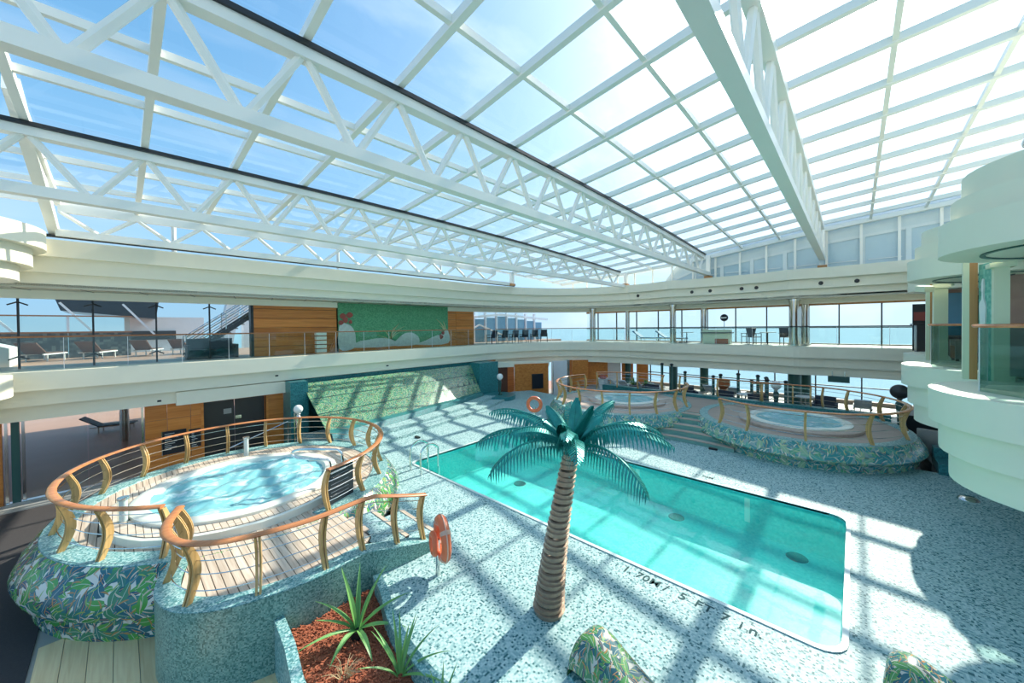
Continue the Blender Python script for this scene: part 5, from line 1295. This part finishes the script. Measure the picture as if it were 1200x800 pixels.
MB().box(24.8, 25.3, 5.4, 6.9, ZU, 4.0).build('counter_body', M_CREAMP, t); MB().box(24.72, 25.36, 5.3, 7.0, 3.78, 3.84).build('dark_trim', M_DARK, t); MB().box(24.74, 24.8, 5.5, 6.2, ZU, 3.45).build('rust_panel', M_ORANGEC, t)
t = thing('round_sign', (25.0, 5.75, 4.0), 'round dark sign with a white band on a short post above the bar counter', 'sign')
MB().tube([(25.0, 5.75, 4.0), (25.0, 5.75, 4.5)], .03, 6).build('post', M_STEEL, t)
torus((25.0, 5.75, 4.72), (1, 0, 0), .12, .1, 20, 8).build('disc', M_BOARD, t, True); MB().box(24.88, 24.9, 5.6, 5.9, 4.68, 4.76).build('white_band', M_ARTW, t)
# corner terrace: row of dark chairs behind the glass
populate(dining_chair(M_NAVY, M_BLACK), [(17.6+i*.85, 18.35-i*.25, ZU-.02, 180-10*i, ['first', 'second', 'third', 'fourth', 'fifth', 'sixth'][i]+' from the left in the row of dark chairs at the far left corner') for i in range(6)], 'row of dark chairs at the far left corner')
# outside, far left corner: slanted white frame with blue windows
ob = thing('window_annex', (22, 23, ZU), 'white-framed annex with tall blue windows beyond the far left corner', 'building')
for i in range(9):
    x = 16.6+i*1.25; MB().box(x+.1, x+1.15, 22.0, 22.1, ZU-.5, 5.2-.12*abs(i-4)).build('window', M_BLUEG, ob); MB().box(x-.05, x+.1, 21.9, 22.1, ZU-.5, 5.5).build('mullion', M_WHITEBLD, ob)
MB().bar((16.5, 21.9, 4.9), (22.0, 21.9, 5.35), .15, .18).build('sloping_beam', M_WHITEBLD, ob); MB().bar((22.0, 21.9, 5.35), (28.5, 21.9, 5.0), .15, .18).build('sloping_beam', M_WHITEBLD, ob)
for a, b in (((17.2, 21.5, 3.6), (19.3, 21.5, 4.5)), ((19.3, 21.5, 4.5), (22.0, 21.5, 3.6))): MB().bar(a, b, .1, .1).build('awning_strut', M_WHITEBLD, ob)
o = MB().box(-12, 29, 20.6, 30, ZU-.35, ZU-.05).build('floor_outdoor_upper', M_BROWNF); struct(o)

# ------------------------------------------------------------------ open deck outside, upper left
sc = thing('deck_windscreen', (-1, 26.5, ZU), 'mottled grey parapet topped with pale blue glass windscreen outside on the left', 'windscreen')
for i in range(6):
    x = -11.6+i*2.0; MB().box(x+.01, x+1.99, 26.4, 26.55, ZU-.1, 4.25).build('parapet_panel', M_MOTTLE, sc); MB().box(x+.03, x+1.97, 26.45, 26.5, 4.3, 5.0).build('glass_pane', M_GREENG, sc); MB().box(x-.04, x+.04, 26.4, 26.52, 4.2, 5.05).build('screen_post', M_WHITEBLD, sc)
MB().box(-11.6, .45, 26.38, 26.56, 5.0, 5.06).build('top_rail', M_BRASS, sc); MB().box(-11.6, .45, 26.36, 26.58, 4.24, 4.31).build('mid_rail', M_BRASS, sc)
br = thing('bridge_structure', (0, 40, ZU), 'dark overhanging superstructure with white tower beyond the left windscreen', 'superstructure')
mb = MB(); mb.add([(-2.6, 38, 5.7), (1.9, 38, 5.2), (2.3, 38, 8.5), (-3.4, 38, 8.5), (-2.6, 44, 5.7), (1.9, 44, 5.2), (2.3, 44, 8.5), (-3.4, 44, 8.5)], [(0, 1, 2, 3), (0, 4, 5, 1), (1, 5, 6, 2), (3, 2, 6, 7), (0, 3, 7, 4), (4, 7, 6, 5)]); mb.build('dark_hood', M_BOARD, br)
MB().box(.3, 5.0, 41, 45, 2.5, 5.4).build('white_base', M_WHITEBLD, br); MB().box(.6, 3.2, 40.9, 41, 3.6, 4.3).build('window_strip', M_DARK, br)
mb = MB(); mb.add([(5.2, 37, 2.5), (6.2, 37, 2.5), (7.4, 37, 9.5), (6.6, 37, 9.5), (5.2, 38, 2.5), (6.2, 38, 2.5), (7.4, 38, 9.5), (6.6, 38, 9.5)], [(0, 1, 2, 3), (0, 3, 7, 4), (1, 5, 6, 2), (4, 7, 6, 5)]); mb.build('white_pylon', M_WHITEBLD, br)
MB().box(8, 16, 42, 43, 2.5, 9).build('grey_block', M_GRAYBLD, br)
for x in (-4.2, -1.0, 1.8): MB().bar((x, 37.5, 4.0), (x-1.6, 37.5, 6.2), .12, .12).build('strut', M_WHITEBLD, br)
t = thing('white_tender_box', (-3.6, 21.8, ZU), 'white boxy housing with slanted blue window outside at the left edge', 'housing')
mb = MB(); mb.add([(-5.5, 21.3, ZU-.05), (-2.6, 21.3, ZU-.05), (-2.6, 21.3, 3.75), (-3.3, 21.3, 4.02), (-5.5, 21.3, 4.02), (-5.5, 23.0, ZU-.05), (-2.6, 23.0, ZU-.05), (-2.6, 23.0, 3.75), (-3.3, 23.0, 4.02), (-5.5, 23.0, 4.02)], [(0, 1, 2, 3, 4), (9, 8, 7, 6, 5), (1, 6, 7, 2), (2, 7, 8, 3), (3, 8, 9, 4), (0, 5, 6, 1)]); mb.build('body', M_WHITEF, t)
mb = MB(); mb.add([(-4.6, 21.28, 3.6), (-3.1, 21.28, 3.6), (-3.4, 21.28, 3.95), (-4.6, 21.28, 3.95)], [(0, 1, 2, 3)]); mb.build('window', M_BLUEG, t)
populate(sun_lounger(M_BROWNU, M_WHITEF), [(x, 24.6+.2*i, ZU-.05, 160, 'brown backed deck lounger outside, '+['leftmost in the row', 'second from the left in the row', 'third from the left in the row', 'fourth from the left in the row', 'rightmost in the row'][i]) for i, x in enumerate((-2.2, -.7, .9, 2.2, 3.3))], 'brown loungers on the outdoor upper deck')
# outdoor stairs
os_ = thing('outdoor_stairs', (3, 22, ZU), 'steep outdoor stairs with steel handrails seen through the left glass', 'stairs')
for i in range(11): MB().box(2.0+i*.26, 2.3+i*.26, 21.4, 22.4, ZU+i*.2, ZU+.05+i*.2).build('tread', M_GREYF, os_)
for y in (21.35, 22.45):
    MB().bar((2.0, y, ZU), (4.9, y, ZU+2.25), .05, .2).build('stringer', M_DARK, os_)
    for dz in (.35, .6, .85): MB().tube([(2.0, y, ZU+dz), (4.9, y, ZU+2.25+dz)], .022, 5).build('handrail', M_STEEL, os_)
    for x in (2.0, 3.4, 4.8): MB().tube([(x, y, ZU+(x-2)*.776), (x, y, ZU+(x-2)*.776+.9)], .022, 5).build('baluster', M_STEEL, os_)
t = thing('dark_sofa', (2.6, 20.0, ZU), 'dark sofa behind the left glass below the outdoor stairs', 'sofa')
MB().box(1.9, 3.4, 19.5, 20.2, ZU-.05, 3.5).build('seat', M_NAVY, t); MB().box(1.9, 3.4, 20.1, 20.35, ZU-.05, 3.95).build('backrest', M_NAVY, t)
for x in (1.85, 3.4): MB().box(x, x+.12, 19.5, 20.35, ZU-.05, 3.7).build('armrest', M_NAVY, t)
# lower open deck seen through the opening
populate(sun_lounger(M_NAVY, M_STEEL), [(-.4, 27.5, ZM-.02, 75, 'dark lounger far out on the lower deck, on the left of the opening'), (2.0, 28.5, ZM-.02, 75, 'dark lounger far out on the lower deck, on the right of the opening')], 'dark loungers on the lower outdoor deck')
o = MB().tube([(.1, 24.5, ZM-.02), (.1, 24.5, 2.9)], .16, 12).build('deck_column', M_STEEL, smooth=True); tag(o, 'round grey deck column outside the lower opening', 'column')
t = thing('towel_rack', (6.9, 18.5, ZU), 'pale folded towels on a slim rack before the wood panel', 'rack')
for k in range(5): MB().box(6.3, 6.75, 18.4, 18.65, ZU+.05+k*.2, ZU+.2+k*.2).build('towel', M_ACRYL, t)
MB().tube([(6.85, 18.4, ZU), (7.2, 18.4, 4.1)], .025, 5).build('rack_leg', M_RAILW, t); MB().tube([(7.05, 18.6, ZU), (7.35, 18.6, 4.1)], .025, 5).build('rack_leg', M_RAILW, t); MB().box(6.28, 6.8, 18.38, 18.7, ZU-.02, ZU+.05).build('rack_base', M_RAILW, t)
